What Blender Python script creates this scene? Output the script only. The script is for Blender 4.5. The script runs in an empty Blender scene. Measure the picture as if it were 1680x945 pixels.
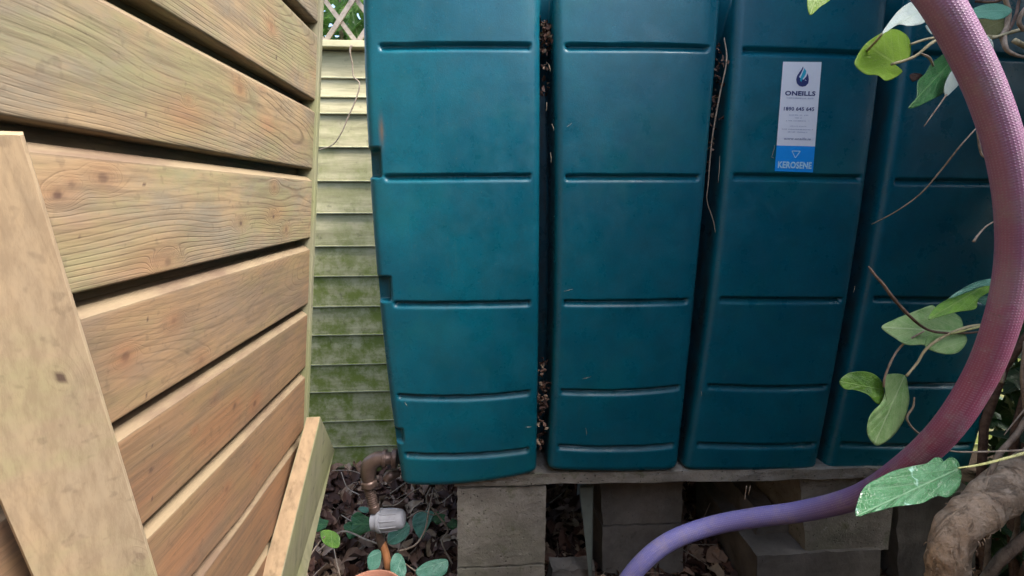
import bpy, bmesh, math, random
import numpy as np
from mathutils import Vector, Matrix, noise as mnoise

# ---------------------------------------------------------------- camera, world, sun, exposure
scene = bpy.context.scene
C = scene.collection
R = math.radians
F = 800.0; W0 = 1680.0; H0 = 945.0; CAMH = 1.17
PITCH = math.atan(147.5/800.0); YAW = math.atan(55/800.0*math.cos(PITCH))
fwd = Vector((math.sin(YAW)*math.cos(PITCH), math.cos(YAW)*math.cos(PITCH), -math.sin(PITCH)))
rgt = Vector((math.cos(YAW), -math.sin(YAW), 0))
upv = rgt.cross(fwd)
cam_d = bpy.data.cameras.new('camera'); cam = bpy.data.objects.new('camera', cam_d); C.objects.link(cam)
cam.matrix_world = Matrix.Translation((0, 0, CAMH)) @ Matrix((rgt, upv, -fwd)).transposed().to_4x4()
cam_d.sensor_width = 36; cam_d.lens = 36*F/W0; cam_d.clip_start = 0.02; cam_d.clip_end = 200
scene.camera = cam
w = bpy.data.worlds.new('World'); scene.world = w; w.use_nodes = True
nt = w.node_tree; bg = nt.nodes['Background']
SUN_EL, SUN_AZ = R(54), R(118)      # azimuth clockwise from +Y
sky = nt.nodes.new('ShaderNodeTexSky'); sky.sky_type = 'NISHITA'; sky.sun_disc = False
sky.sun_elevation = SUN_EL; sky.sun_rotation = SUN_AZ; sky.air_density = 1.0; sky.dust_density = 4.0; sky.ozone_density = 1.0
nt.links.new(sky.outputs[0], bg.inputs[0]); bg.inputs[1].default_value = 0.15
sl = bpy.data.lights.new('sun', 'SUN'); sl.energy = 1.35; sl.angle = R(22); sl.color = (1, .975, .94)
so = bpy.data.objects.new('sun', sl); C.objects.link(so)
sd = Vector((math.sin(SUN_AZ)*math.cos(SUN_EL), math.cos(SUN_AZ)*math.cos(SUN_EL), math.sin(SUN_EL)))
so.rotation_euler = sd.to_track_quat('Z', 'Y').to_euler()
vs = scene.view_settings; vs.view_transform = 'Standard'; vs.look = 'None'; vs.gamma = 1; vs.use_curve_mapping = False
vs.exposure = 1.95
scene.cycles.max_bounces = 6; scene.cycles.diffuse_bounces = 4; scene.cycles.transparent_max_bounces = 4

# ---------------------------------------------------------------- helpers
def ray(px, py):
    return fwd + rgt*((px-W0/2)/F) + upv*((H0/2-py)/F)
def PY(px, py, Y):
    d = ray(px, py); t = Y/d.y
    return Vector((d.x*t, Y, CAMH+d.z*t))
def PX(px, py, X):
    d = ray(px, py); t = X/d.x
    return Vector((X, d.y*t, CAMH+d.z*t))
def PZ(px, py, Z):
    d = ray(px, py); t = (Z-CAMH)/d.z
    return Vector((d.x*t, d.y*t, Z))

rs = np.random.RandomState(7); random.seed(7)
LAT = rs.rand(256, 256)
def vnoise(x, y, seed=0):
    x = np.asarray(x, float)+seed*17.31; y = np.asarray(y, float)+seed*9.77
    xi = np.floor(x).astype(int); yi = np.floor(y).astype(int); fx = x-xi; fy = y-yi
    fx = fx*fx*(3-2*fx); fy = fy*fy*(3-2*fy)
    a = LAT[xi % 256, yi % 256]; b = LAT[(xi+1) % 256, yi % 256]; c = LAT[xi % 256, (yi+1) % 256]; d = LAT[(xi+1) % 256, (yi+1) % 256]
    return (a*(1-fx)+b*fx)*(1-fy)+(c*(1-fx)+d*fx)*fy
def sstep(a, b, x):
    t = np.clip((np.asarray(x, float)-a)/(b-a), 0, 1); return t*t*(3-2*t)

def link(name, me, mat=None, parent=None, smooth=True):
    o = bpy.data.objects.new(name, me); C.objects.link(o)
    if mat is not None:
        for m in (mat if isinstance(mat, (list, tuple)) else [mat]): me.materials.append(m)
    if smooth: me.polygons.foreach_set('use_smooth', [True]*len(me.polygons))
    if parent: o.parent = parent; o.matrix_parent_inverse = Matrix.Translation(-Vector(parent.location))
    return o
def mesh_from(verts, faces, name='m'):
    me = bpy.data.meshes.new(name); me.from_pydata([tuple(v) for v in verts], [], faces); me.update(); return me
def grid_mesh(V, name='grid', wrapu=False):
    """V: array rows x cols x 3"""
    n, m, _ = V.shape
    idx = np.arange(n*m).reshape(n, m)
    if wrapu: idx = np.concatenate([idx, idx[:, :1]], 1)
    f = np.stack([idx[:-1, :-1], idx[:-1, 1:], idx[1:, 1:], idx[1:, :-1]], -1).reshape(-1, 4)
    me = bpy.data.meshes.new(name)
    me.vertices.add(n*m); me.vertices.foreach_set('co', V.reshape(-1).astype(np.float32))
    me.loops.add(len(f)*4); me.loops.foreach_set('vertex_index', f.reshape(-1).astype(np.int32))
    me.polygons.add(len(f)); me.polygons.foreach_set('loop_start', np.arange(0, len(f)*4, 4, dtype=np.int32))
    me.polygons.foreach_set('loop_total', np.full(len(f), 4, dtype=np.int32))
    me.update(calc_edges=True); me.validate(); return me
def fattr(me, name, vals):
    a = me.attributes.new(name, 'FLOAT', 'POINT'); a.data.foreach_set('value', np.asarray(vals, np.float32).reshape(-1))
def thing(name, label, cat, loc=(0, 0, 0), group=None):
    o = bpy.data.objects.new(name, None); C.objects.link(o); o.location = loc; o.empty_display_size = .05
    return tag(o, label, cat, group)
def tag(o, label, cat, group=None):
    o['label'] = label; o['category'] = cat
    if group: o['group'] = group
    return o
def struct(o, kind='structure'):
    o['kind'] = kind; return o
def crom(P, n=8):
    P = [Vector(p) for p in P]
    if len(P) < 3: return P
    out = []
    for i in range(len(P)-1):
        p0 = P[i-1] if i > 0 else P[0]*2-P[1]; p1 = P[i]; p2 = P[i+1]; p3 = P[i+2] if i+2 < len(P) else P[-1]*2-P[-2]
        for k in range(n):
            t = k/n
            out.append(.5*((2*p1)+(p2-p0)*t+(2*p0-5*p1+4*p2-p3)*t*t+(3*p1-p0-3*p2+p3)*t**3))
    out.append(P[-1]); return out
def tube_geo(P, rad, segs=8, n=6, bump=0, seed=0, bfreq=40, cap=True):
    """P control points with radii; returns V rows x cols x 3 and centre param"""
    Q = crom([(*p,) for p in P], n)
    rr = np.interp(np.linspace(0, len(P)-1, len(Q)), range(len(P)), rad if hasattr(rad, '__len__') else [rad]*len(P))
    T = [(Q[min(i+1, len(Q)-1)]-Q[max(i-1, 0)]).normalized() for i in range(len(Q))]
    a = T[0].orthogonal().normalized(); V = np.zeros((len(Q), segs, 3))
    for i, (q, t, r) in enumerate(zip(Q, T, rr)):
        a = (a-t*a.dot(t)).normalized(); b = t.cross(a)
        for k in range(segs):
            th = 2*math.pi*k/segs; d = a*math.cos(th)+b*math.sin(th); r2 = r
            if bump:
                r2 = r*(1+bump*mnoise.noise((q+d*r)*bfreq+Vector((seed, 0, 0)))*1.5)
            V[i, k] = q+d*r2
    return V
def tube(name, P, rad, mat, parent=None, segs=8, n=6, bump=0, seed=0, bfreq=40):
    V = tube_geo(P, rad, segs, n, bump, seed, bfreq)
    # close ends with a shrunken ring
    c0 = V[:1].mean(1, keepdims=True); c1 = V[-1:].mean(1, keepdims=True)
    V = np.concatenate([c0+(V[:1]-c0)*.02, V, c1+(V[-1:]-c1)*.02], 0)
    me = grid_mesh(V, name, True)
    L = np.concatenate([[0], np.cumsum(np.linalg.norm(np.diff(V.mean(1), axis=0), axis=1))])
    fattr(me, 'lng', np.repeat(L, segs)); fattr(me, 'ang', np.tile(np.arange(segs)/segs, len(L)))
    return link(name, me, mat, parent)
def tubes(name, specs, mat, parent=None, segs=6, n=5, bump=.25):
    """many twigs as one mesh"""
    Vs, Fs, off = [], [], 0
    for j, (P, rad) in enumerate(specs):
        V = tube_geo(P, rad, segs, n, bump, j*3.1, 90); a, b, _ = V.shape
        Vs.append(V.reshape(-1, 3))
        for i in range(a-1):
            for k in range(b): Fs.append((off+i*b+k, off+i*b+(k+1) % b, off+(i+1)*b+(k+1) % b, off+(i+1)*b+k))
        Fs.append(tuple(off+k for k in range(b))[::-1]); Fs.append(tuple(off+(a-1)*b+k for k in range(b)))
        off += a*b
    return link(name, mesh_from(np.concatenate(Vs), Fs, name), mat, parent)
def boxmesh(corners8, bevel=.002, segs=2):
    """corners: bottom 4 (ccw) then top 4"""
    bm = bmesh.new(); v = [bm.verts.new(c) for c in corners8]
    for f in ((3, 2, 1, 0), (4, 5, 6, 7), (0, 1, 5, 4), (1, 2, 6, 5), (2, 3, 7, 6), (3, 0, 4, 7)): bm.faces.new([v[i] for i in f])
    bmesh.ops.recalc_face_normals(bm, faces=bm.faces)
    if bevel: bmesh.ops.bevel(bm, geom=bm.edges[:], offset=bevel, segments=segs, affect='EDGES', profile=.6)
    return bm
def bm_obj(name, bm, mat, parent=None, smooth=False):
    me = bpy.data.meshes.new(name); bm.to_mesh(me); bm.free(); return link(name, me, mat, parent, smooth)
def aabox(x0, x1, y0, y1, z0, z1):
    return [(x0, y0, z0), (x1, y0, z0), (x1, y1, z0), (x0, y1, z0), (x0, y0, z1), (x1, y0, z1), (x1, y1, z1), (x0, y1, z1)]

# ---------------------------------------------------------------- materials
class NT:
    def __init__(s, name):
        s.m = bpy.data.materials.new(name); s.m.use_nodes = True; s.t = s.m.node_tree; s.b = s.t.nodes['Principled BSDF']
    def n(s, typ, **kw):
        x = s.t.nodes.new('ShaderNode'+typ)
        for k, v in kw.items(): setattr(x, k, v)
        return x
    def set(s, sock, v):
        if hasattr(v, 'is_output'): s.t.links.new(v, sock)
        else: sock.default_value = v if not isinstance(v, tuple) or len(v) != 3 or sock.type == 'VECTOR' else (*v, 1)
    def coord(s, scale=(1, 1, 1), kind='Object'):
        tc = s.n('TexCoord'); mp = s.n('Mapping'); s.t.links.new(tc.outputs[kind], mp.inputs[0]); mp.inputs['Scale'].default_value = scale; return mp.outputs[0]
    def noise(s, scale, detail=4, rough=.55, vec=None, dist=0):
        x = s.n('TexNoise'); x.inputs['Scale'].default_value = scale; x.inputs['Detail'].default_value = detail
        x.inputs['Roughness'].default_value = rough; x.inputs['Distortion'].default_value = dist
        s.t.links.new(vec if vec is not None else s.coord(), x.inputs['Vector']); return x.outputs['Fac']
    def voro(s, scale, vec=None, feat='F1', out='Distance'):
        x = s.n('TexVoronoi', feature=feat); x.inputs['Scale'].default_value = scale
        s.t.links.new(vec if vec is not None else s.coord(), x.inputs['Vector']); return x.outputs[out]
    def math(s, op, a, b=0.0, c=None):
        x = s.n('Math', operation=op); s.set(x.inputs[0], a); s.set(x.inputs[1], b)
        if c is not None: s.set(x.inputs[2], c)
        return x.outputs[0]
    def ss(s, a, b, v, lo=0., hi=1.):
        x = s.n('MapRange', interpolation_type='SMOOTHSTEP'); s.set(x.inputs[0], v); s.set(x.inputs[1], float(a)); s.set(x.inputs[2], float(b)); s.set(x.inputs[3], lo); s.set(x.inputs[4], hi); return x.outputs[0]
    def mix(s, f, a, b, mode='MIX'):
        x = s.n('Mix', data_type='RGBA', blend_type=mode); s.set(x.inputs[0], f); s.set(x.inputs[6], a); s.set(x.inputs[7], b); return x.outputs[2]
    def attr(s, name):
        return s.n('Attribute', attribute_name=name).outputs['Fac']
    def bump(s, h, strength=.5, dist=.002, normal=None):
        x = s.n('Bump'); x.inputs['Strength'].default_value = strength; x.inputs['Distance'].default_value = dist; s.set(x.inputs['Height'], h)
        if normal is not None: s.t.links.new(normal, x.inputs['Normal'])
        return x.outputs[0]
    def out(s, col=None, rough=None, norm=None, spec=None, **kw):
        if col is not None: s.set(s.b.inputs['Base Color'], col)
        if rough is not None: s.set(s.b.inputs['Roughness'], rough)
        if norm is not None: s.t.links.new(norm, s.b.inputs['Normal'])
        if spec is not None: s.set(s.b.inputs['Specular IOR Level'], spec)
        for k, v in kw.items(): s.set(s.b.inputs[k.replace('_', ' ')], v)
        return s.m

def wood_attr_mat(name, ax='y', base=(.37, .265, .15), late=(.14, .10, .065), freq=185., grey=(.235, .205, .15), red=(.36, .17, .085), green=(.255, .25, .125)):
    m = NT(name); g = m.attr('grain'); kn = m.attr('knot'); ct = m.attr('contrast'); rd = m.attr('red'); ti = m.attr('tint')
    vec = m.coord()
    A3 = lambda k: (1, k, 1) if ax == 'y' else (1, 1, k)
    fine = m.noise(35, 5, .6, m.coord(A3(.12)))
    ph = m.math('MULTIPLY_ADD', g, freq*6.2832, m.math('MULTIPLY', m.noise(14, 4, .6, m.coord(A3(.3))), 4.5))
    s = m.math('MULTIPLY_ADD', m.math('SINE', ph), .5, .5)
    line = m.math('MULTIPLY', m.math('POWER', s, 8.0), m.ss(.25, .7, m.noise(16, 5, .7, m.coord(A3(.35))), .25, 1.))
    lc = m.math('MULTIPLY', line, ct)
    fib = m.ss(.38, .68, m.noise(110, 5, .7, m.coord(A3(.06))))
    c = m.mix(m.ss(.38, .62, m.noise(6, 6, .72, m.coord(A3(.45)))), base, grey)
    c = m.mix(m.math('MULTIPLY', m.ss(.42, .62, m.noise(4.1, 5, .7, m.coord((1.3, .8, 2)))), .7), c, green)
    c = m.mix(m.math('MULTIPLY', rd, .8), c, red)
    c = m.mix(m.math('MULTIPLY', fib, .5), c, late)
    c = m.mix(m.math('MULTIPLY', lc, .62), c, late)
    c = m.mix(m.math('MULTIPLY', kn, .85), c, (.07, .04, .035))
    c = m.mix(m.math('MULTIPLY', m.ss(.62, .72, m.noise(60, 2, .5, vec)), .25), c, (.08, .06, .045))
    c = m.mix(m.math('MULTIPLY', m.ss(.5, .7, m.noise(11, 6, .72, m.coord(A3(.22)))), .42), c, (.17, .135, .10))
    hsv = m.n('HueSaturation'); m.set(hsv.inputs['Value'], ti); m.t.links.new(c, hsv.inputs['Color'])
    h = m.math('SUBTRACT', m.math('MULTIPLY', fib, .4), m.math('MULTIPLY', lc, .8))
    h = m.math('ADD', h, m.math('MULTIPLY', fine, .3))
    c2 = m.mix(m.attr('ledge'), hsv.outputs[0], m.mix(m.ss(.4, .65, m.noise(12, 5, .7, m.coord(A3(.3)))), (.27, .21, .13), (.16, .11, .075)))
    return m.out(c2, .78, m.bump(h, .42, .001), .25)
M = {}
M['fence'] = wood_attr_mat('weathered_cedar')
def plain_wood(name, base, late, axis_scale, green=None, gz=None, bumpd=.001, red=None):
    m = NT(name); v = m.coord(axis_scale)
    f = m.noise(22, 6, .62, v, .6); f2 = m.noise(70, 3, .6, v)
    c = m.mix(m.ss(.35, .7, f), base, late)
    c = m.mix(m.math('MULTIPLY', m.ss(.45, .75, f2), .5), c, tuple(x*.55 for x in late))
    if red: c = m.mix(m.math('MULTIPLY', m.ss(.5, .75, m.noise(5, 3, .5)), .6), c, red)
    if green:
        gf = m.ss(.3, .7, m.noise(4, 5, .65))
        if gz:
            geo = m.n('NewGeometry'); sx = m.n('SeparateXYZ'); m.t.links.new(geo.outputs['Position'], sx.inputs[0])
            gf = m.math('MULTIPLY', m.ss(gz[0], gz[1], m.math('ADD', sx.outputs[2], m.math('MULTIPLY', m.math('SUBTRACT', m.noise(5, 6, .75), .5), 1.9)), 1., 0.), m.ss(.35, .62, m.noise(12, 6, .75), .25, 1.))
        c = m.mix(gf, c, green)
    c = m.mix(m.math('MULTIPLY', m.ss(.6, .75, m.noise(28, 3, .6)), .5), c, tuple(x*.3 for x in late))
    return m.out(c, .8, m.bump(m.math('ADD', f, m.math('MULTIPLY', f2, .6)), .6, bumpd), .2)
M['backfence'] = plain_wood('featheredge_larch', (.62, .56, .34), (.40, .36, .21), (.1, 1, 1), (.17, .21, .04), (.5, 1.75))
M['lip'] = plain_wood('worn_lit_edge', (.46, .46, .31), (.33, .34, .2), (.3, 1, 1))  # paler edge wood, with the highlight of the lit lip painted in
M['plank'] = plain_wood('sawn_pine', (.50, .38, .22), (.38, .28, .16), (1, 1, .05), (.36, .33, .17), None, .0008, (.42, .25, .14))
M['plankdark'] = plain_wood('old_board', (.22, .17, .12), (.12, .09, .065), (1, 1, .07))
M['stubside'] = plain_wood('mossy_board', (.33, .31, .215), (.24, .225, .15), (1, 1, .12), (.29, .30, .15))
M['stubedge'] = plain_wood('cut_pine', (.46, .33, .20), (.33, .235, .145), (1, 1, .1))
M['trellis'] = plain_wood('grey_lath', (.38, .33, .27), (.26, .22, .18), (1, 1, 1))

# tank plastic
m = NT('tank_plastic')
mot = m.noise(7, 5, .6); sp = m.noise(420, 2, .6)
c = m.mix(m.ss(.3, .75, mot), (.0008, .092, .142), (.0010, .124, .178))
c = m.mix(m.math('MULTIPLY', m.ss(.55, .8, m.noise(60, 4, .7)), .22), c, (.03, .12, .12))
c = m.mix(m.math('MULTIPLY', m.ss(.70, .76, m.noise(150, 2, .5)), .25), c, (.10, .17, .16))
sv_ = m.coord((9, 9, .5))
c = m.mix(m.math('MULTIPLY', m.ss(.52, .72, m.noise(5, 5, .7, sv_)), .22), c, (.012, .10, .12))
c = m.mix(m.math('MULTIPLY', m.ss(.5, .8, m.noise(4, 6, .75)), .3), c, (.006, .08, .085))
c = m.mix(m.ss(.35, .65, m.noise(230, 2, .6), 0., .28), c, (.001, .06, .09))
c = m.mix(m.math('MULTIPLY', m.ss(.66, .72, m.noise(34, 8, .85)), .22), c, (.06, .10, .09))
c = m.mix(m.math('MULTIPLY', m.ss(.60, .68, m.noise(6, 7, .8, m.coord((14, 14, .6)))), .22), c, (.05, .13, .14))
c = m.mix(m.ss(.05, .035, m.voro(38), 0., .45), c, (.16, .20, .18))
c = m.mix(m.ss(.45, .62, m.noise(16, 7, .78), 0., .18), c, (.002, .055, .075))
c = m.mix(m.ss(.5, .66, m.noise(3.2, 5, .7), 0., .35), c, (.006, .125, .135))
c = m.mix(m.ss(.60, .70, m.noise(24, 7, .8, m.coord((1, 1, .35))), 0., .12), c, (.05, .14, .14))
c = m.mix(m.attr('scuff'), c, (.17, .10, .06))
c = m.mix(m.attr('grime_shade'), c, (.035, .032, .028))
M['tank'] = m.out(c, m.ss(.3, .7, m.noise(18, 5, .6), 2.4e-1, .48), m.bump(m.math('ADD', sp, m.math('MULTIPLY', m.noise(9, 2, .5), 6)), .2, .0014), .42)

m = NT('concrete')
n1 = m.noise(9, 6, .65); n2 = m.noise(160, 4, .7)
c = m.mix(m.ss(.3, .7, n1), (.20, .19, .165), (.36, .345, .30))
c = m.mix(m.math('MULTIPLY', m.ss(.45, .75, m.noise(4, 4, .6)), .5), c, (.15, .165, .10))
c = m.mix(m.ss(.62, .74, n2), c, (.10, .095, .085))
c = m.mix(m.ss(.60, .72, m.noise(26, 5, .7)), c, (.38, .37, .33))
pit = m.ss(.08, .22, m.voro(75))
c = m.mix(m.math('MULTIPLY', m.math('SUBTRACT', 1., pit), m.ss(.45, .6, m.noise(20, 3, .6))), c, (.06, .057, .05))
c = m.mix(m.math('MULTIPLY', m.ss(.55, .66, m.noise(11, 7, .75)), .5), c, (.10, .125, .05))
M['concrete'] = m.out(c, .92, m.bump(m.math('ADD', m.math('ADD', n1, n2), pit), .8, .004), .2)
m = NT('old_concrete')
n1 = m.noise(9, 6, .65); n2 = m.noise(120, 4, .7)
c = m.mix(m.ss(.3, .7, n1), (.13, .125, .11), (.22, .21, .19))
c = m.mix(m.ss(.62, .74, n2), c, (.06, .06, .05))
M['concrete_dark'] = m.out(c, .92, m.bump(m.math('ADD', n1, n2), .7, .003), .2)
m = NT('soil')
c = m.mix(m.noise(30, 6, .7), (.012, .009, .006), (.05, .036, .026))
M['soil'] = m.out(c, .95, m.bump(m.noise(40, 6, .7), 1, .012), .1)

def leaf_mat(name, base, dark, vein, rough=.3, trans=.35, var=None, varcol=(.7, .75, .6), spec=.5):
    """uses attributes lu (0..1 along midrib) and lv (-1..1 across)"""
    m = NT(name); lu = m.attr('lu'); lv = m.attr('lv'); av = m.math('ABSOLUTE', lv)
    mid = m.ss(.012, .05, av, 1., 0.)
    dia = m.math('MULTIPLY_ADD', av, -.75, lu)
    tri = m.math('PINGPONG', m.math('MULTIPLY', dia, 3.6), .5)
    sv = m.ss(.01, .05, tri, 1., 0.)
    net = m.ss(.02, .10, m.voro(260, feat='DISTANCE_TO_EDGE'), .35, 0.)
    vv = m.math('MINIMUM', m.math('ADD', m.math('ADD', mid, m.math('MULTIPLY', sv, .6)), net), 1.)
    c = m.mix(m.ss(.3, .7, m.noise(45, 4, .6)), base, dark)
    if var is not None:
        c = m.mix(m.ss(var, var+.07, m.noise(38, 3, .6)), c, varcol)
    c = m.mix(m.math('MULTIPLY', vv, .6), c, vein)
    m.out(c, rough, m.bump(m.math('ADD', vv, m.math('MULTIPLY', m.noise(50, 3, .6), 1.6)), .5, .002), spec)
    tr = m.n('BsdfTranslucent'); m.t.links.new(c, tr.inputs[0])
    mx = m.n('MixShader'); mx.inputs[0].default_value = trans
    m.t.links.new(m.b.outputs[0], mx.inputs[1]); m.t.links.new(tr.outputs[0], mx.inputs[2])
    m.t.links.new(mx.outputs[0], m.t.nodes['Material Output'].inputs[0]); return m.m
M['leaf_lime'] = leaf_mat('leaf_lime', (.30, .50, .04), (.22, .40, .03), (.45, .60, .15), .4, .5)
M['leaf_green'] = leaf_mat('leaf_green', (.03, .16, .04), (.02, .10, .03), (.16, .32, .12), .32, .2)
M['leaf_bright'] = leaf_mat('leaf_bright', (.16, .34, .04), (.08, .22, .03), (.30, .45, .15), .35, .35)
M['leaf_pale'] = leaf_mat('leaf_pale', (.34, .52, .22), (.21, .40, .13), (.54, .68, .40), .25, .3)
M['leaf_white'] = leaf_mat('leaf_white', (.62, .70, .64), (.48, .58, .55), (.5, .62, .5), .35, .3)
M['leaf_var'] = leaf_mat('leaf_variegated', (.04, .14, .055), (.07, .19, .10), (.20, .34, .22), .2, .1, .62, (.30, .50, .44), .9)
M['leaf_teal'] = leaf_mat('leaf_teal', (.06, .22, .15), (.10, .30, .22), (.25, .45, .35), .3, .15)
M['leaf_olive'] = leaf_mat('leaf_olive', (.16, .17, .05), (.11, .12, .035), (.22, .22, .1), .5, .3)
M['leaf_ivy'] = leaf_mat('leaf_ivy', (.022, .07, .018), (.012, .04, .01), (.06, .12, .04), .4, .08)
M['leaf_sunny'] = leaf_mat('leaf_sunny', (.20, .40, .07), (.08, .22, .04), (.5, .65, .35), .4, .5, .62, (.75, .8, .6))
m = NT('dead_leaves')
oi = m.attr('rnd')
r = m.n('ValToRGB'); m.t.links.new(oi, r.inputs[0]); cr = r.color_ramp
cols = [(0, (.04, .022, .018)), (.3, (.09, .045, .032)), (.5, (.18, .09, .06)), (.75, (.32, .20, .14)), (1, (.55, .42, .28))]
cr.elements[0].color = (*cols[0][1], 1); cr.elements[1].color = (*cols[-1][1], 1)
for p, cc in cols[1:-1]: e = cr.elements.new(p); e.color = (*cc, 1)
c = m.mix(m.math('MULTIPLY', m.noise(90, 4, .6), .6), r.outputs[0], (.05, .03, .022))
M['litter'] = m.out(c, .7, m.bump(m.noise(120, 3, .6), .5, .002), .3)
def bark(name, a, b, sc=1., bd=.003):
    m = NT(name); n1 = m.noise(30*sc, 6, .7); n2 = m.noise(140*sc, 4, .7)
    c = m.mix(m.ss(.3, .7, n1), a, b); c = m.mix(m.math('MULTIPLY', m.ss(.5, .75, n2), .4), c, tuple(x*.35 for x in a))
    cr_ = m.ss(.36, .5, m.noise(26*sc, 7, .8, m.coord((1, 1, .45)), 1.2))
    c = m.mix(m.math('MULTIPLY', m.math('SUBTRACT', 1., cr_), .55), c, tuple(x*.3 for x in a))
    return m.out(c, .85, m.bump(m.math('ADD', m.math('ADD', n1, n2), m.math('MULTIPLY', cr_, .6)), .8, bd), .2)
M['bark'] = bark('ivy_bark', (.50, .36, .24), (.74, .57, .40), 1, .006)
M['twig'] = bark('twig_bark', (.26, .20, .15), (.42, .35, .27), 2, .0008)
M['twig_dark'] = bark('brown_twig', (.10, .065, .05), (.2, .14, .105), 2, .0008)
M['stem_pale'] = bark('pale_stem', (.34, .30, .17), (.46, .42, .27), 2, .0005)
M['stem_lime'] = bark('lime_stem', (.30, .32, .12), (.4, .4, .2), 2, .0005)
# hose
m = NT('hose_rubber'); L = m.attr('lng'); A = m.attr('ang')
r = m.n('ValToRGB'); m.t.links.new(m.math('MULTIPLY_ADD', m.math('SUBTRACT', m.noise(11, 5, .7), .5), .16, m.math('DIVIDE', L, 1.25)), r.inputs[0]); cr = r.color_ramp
cr.elements[0].color = (.29, .16, .27, 1); cr.elements[1].color = (.155, .175, .45, 1)  # lavender lower end puts the sky reflection into the hose colour
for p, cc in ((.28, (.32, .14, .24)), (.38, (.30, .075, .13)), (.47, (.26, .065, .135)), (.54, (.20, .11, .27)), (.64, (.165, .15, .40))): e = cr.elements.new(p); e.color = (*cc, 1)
cx = m.n('CombineXYZ'); m.set(cx.inputs[0], m.math('MULTIPLY', L, 1.)); m.set(cx.inputs[1], m.math('MULTIPLY', A, .094))
da = m.math('SINE', m.math('ADD', m.math('MULTIPLY', L, 1150.), m.math('MULTIPLY', A, 6.2832*16)))
db = m.math('SINE', m.math('SUBTRACT', m.math('MULTIPLY', L, 1150.), m.math('MULTIPLY', A, 6.2832*16)))
dots = m.ss(.1, .9, m.math('MULTIPLY', da, db))
c = m.mix(m.math('MULTIPLY', dots, .3), r.outputs[0], (.42, .30, .42))
c = m.mix(m.math('MULTIPLY', m.ss(.45, .65, m.noise(22, 7, .8)), .5), c, (.30, .25, .28))
c = m.mix(m.math('MULTIPLY', m.ss(.60, .68, m.noise(45, 6, .8)), .55), c, (.16, .12, .12))
c = m.mix(m.math('MULTIPLY', m.ss(.64, .72, m.noise(300, 2, .6)), .3), c, (.5, .42, .5))
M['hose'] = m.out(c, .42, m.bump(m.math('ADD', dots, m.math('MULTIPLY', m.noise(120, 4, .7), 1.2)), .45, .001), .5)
def simple(name, col, rough=.5, metal=0, v=.25, sc=40, bd=.0006, spec=.4):
    m = NT(name); n1 = m.noise(sc, 5, .65); c = m.mix(n1, tuple(x*(1-v) for x in col), tuple(min(1, x*(1+v)) for x in col))
    c = m.mix(m.math('MULTIPLY', m.ss(.55, .75, m.noise(sc*2.3, 4, .7)), v), c, tuple(x*.3 for x in col))
    return m.out(c, rough, m.bump(n1, .5, bd), spec, Metallic=float(metal))
M['brass'] = simple('tarnished_brass', (.17, .12, .10), .38, .45, .5, 60)
M['copper'] = simple('orange_pipe', (.48, .21, .09), .5, .2, .3, 50)
M['greyplastic'] = simple('grey_plastic', (.34, .355, .40), .45, 0, .3, 50)
M['terracotta'] = simple('terracotta', (.46, .22, .15), .8, 0, .18, 45)
M['slate'] = simple('slate', (.14, .17, .15), .75, 0, .3, 25)
M['paper'] = simple('sticker_paper', (.78, .82, .88), .45, 0, .05, 60, .0002)
M['blue'] = simple('sticker_blue', (.01, .31, .86), .4, 0, .06, 60, .0002)
M['navy'] = simple('navy_ink', (.03, .045, .17), .5, 0, .1)
M['inkgrey'] = simple('grey_ink', (.22, .25, .38), .5, 0, .1)
M['faint'] = simple('faded_ink', (.42, .47, .60), .5, 0, .1)
M['cyan'] = simple('cyan_ink', (.02, .42, .60), .5, 0, .1)
M['white'] = simple('pale_ink', (.42, .72, .92), .5, 0, .1)
M['strand'] = simple('dry_fibre', (.42, .34, .25), .7, 0, .3)
M['wall'] = simple('shade_wall_render', (.12, .115, .11), .9, 0, .2, 12, .003)

# ---------------------------------------------------------------- ground
gx = np.concatenate([np.linspace(-40, -2.2, 12), np.linspace(-2, 4, 121), np.linspace(4.2, 40, 12)])
gy = np.concatenate([np.linspace(-40, -2.2, 12), np.linspace(-2, 3.2, 105), np.linspace(3.4, 60, 14)])
GX, GY = np.meshgrid(gx, gy)
def ground_z(x, y):
    x = np.asarray(x, float); y = np.asarray(y, float)
    base = .02*sstep(1.3, 2.1, y)*sstep(1.2, .2, x) + .05*vnoise(x*4, y*4, 3) + .02*vnoise(x*14, y*14, 5)
    return base-.13
V = np.stack([GX, GY, ground_z(GX, GY)], -1)
g = link('ground', grid_mesh(V), M['soil']); struct(g)

# ---------------------------------------------------------------- left fence (boards with shadow gaps)
YE = 1.22
e1 = PY(521, 38, YE); e2 = PY(498, 700, YE)
kx = (e1.x-e2.x)/(e1.z-e2.z)
def fx(z): return e2.x+kx*(z-e2.z)
seams = [38, 165, 278, 391, 498, 602, 704]
sz = [PY(np.interp(s, [38, 704], [521, 498]), s, YE).z for s in seams]
pitch = sz[-2]-sz[-1]
tops = [sz[0]+.2*(k+1) for k in range(3)][::-1]+sz
while tops[-1] > -.12: tops.append(tops[-1]-pitch)
Y0, Y1 = -.9, YE
ys = np.concatenate([np.linspace(Y0, 0.25, 40)[:-1], np.linspace(.25, Y1, 330)])
FV, FF, ag, ak, ac, ar, at_, al = [], [], [], [], [], [], [], []
off = 0
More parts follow.
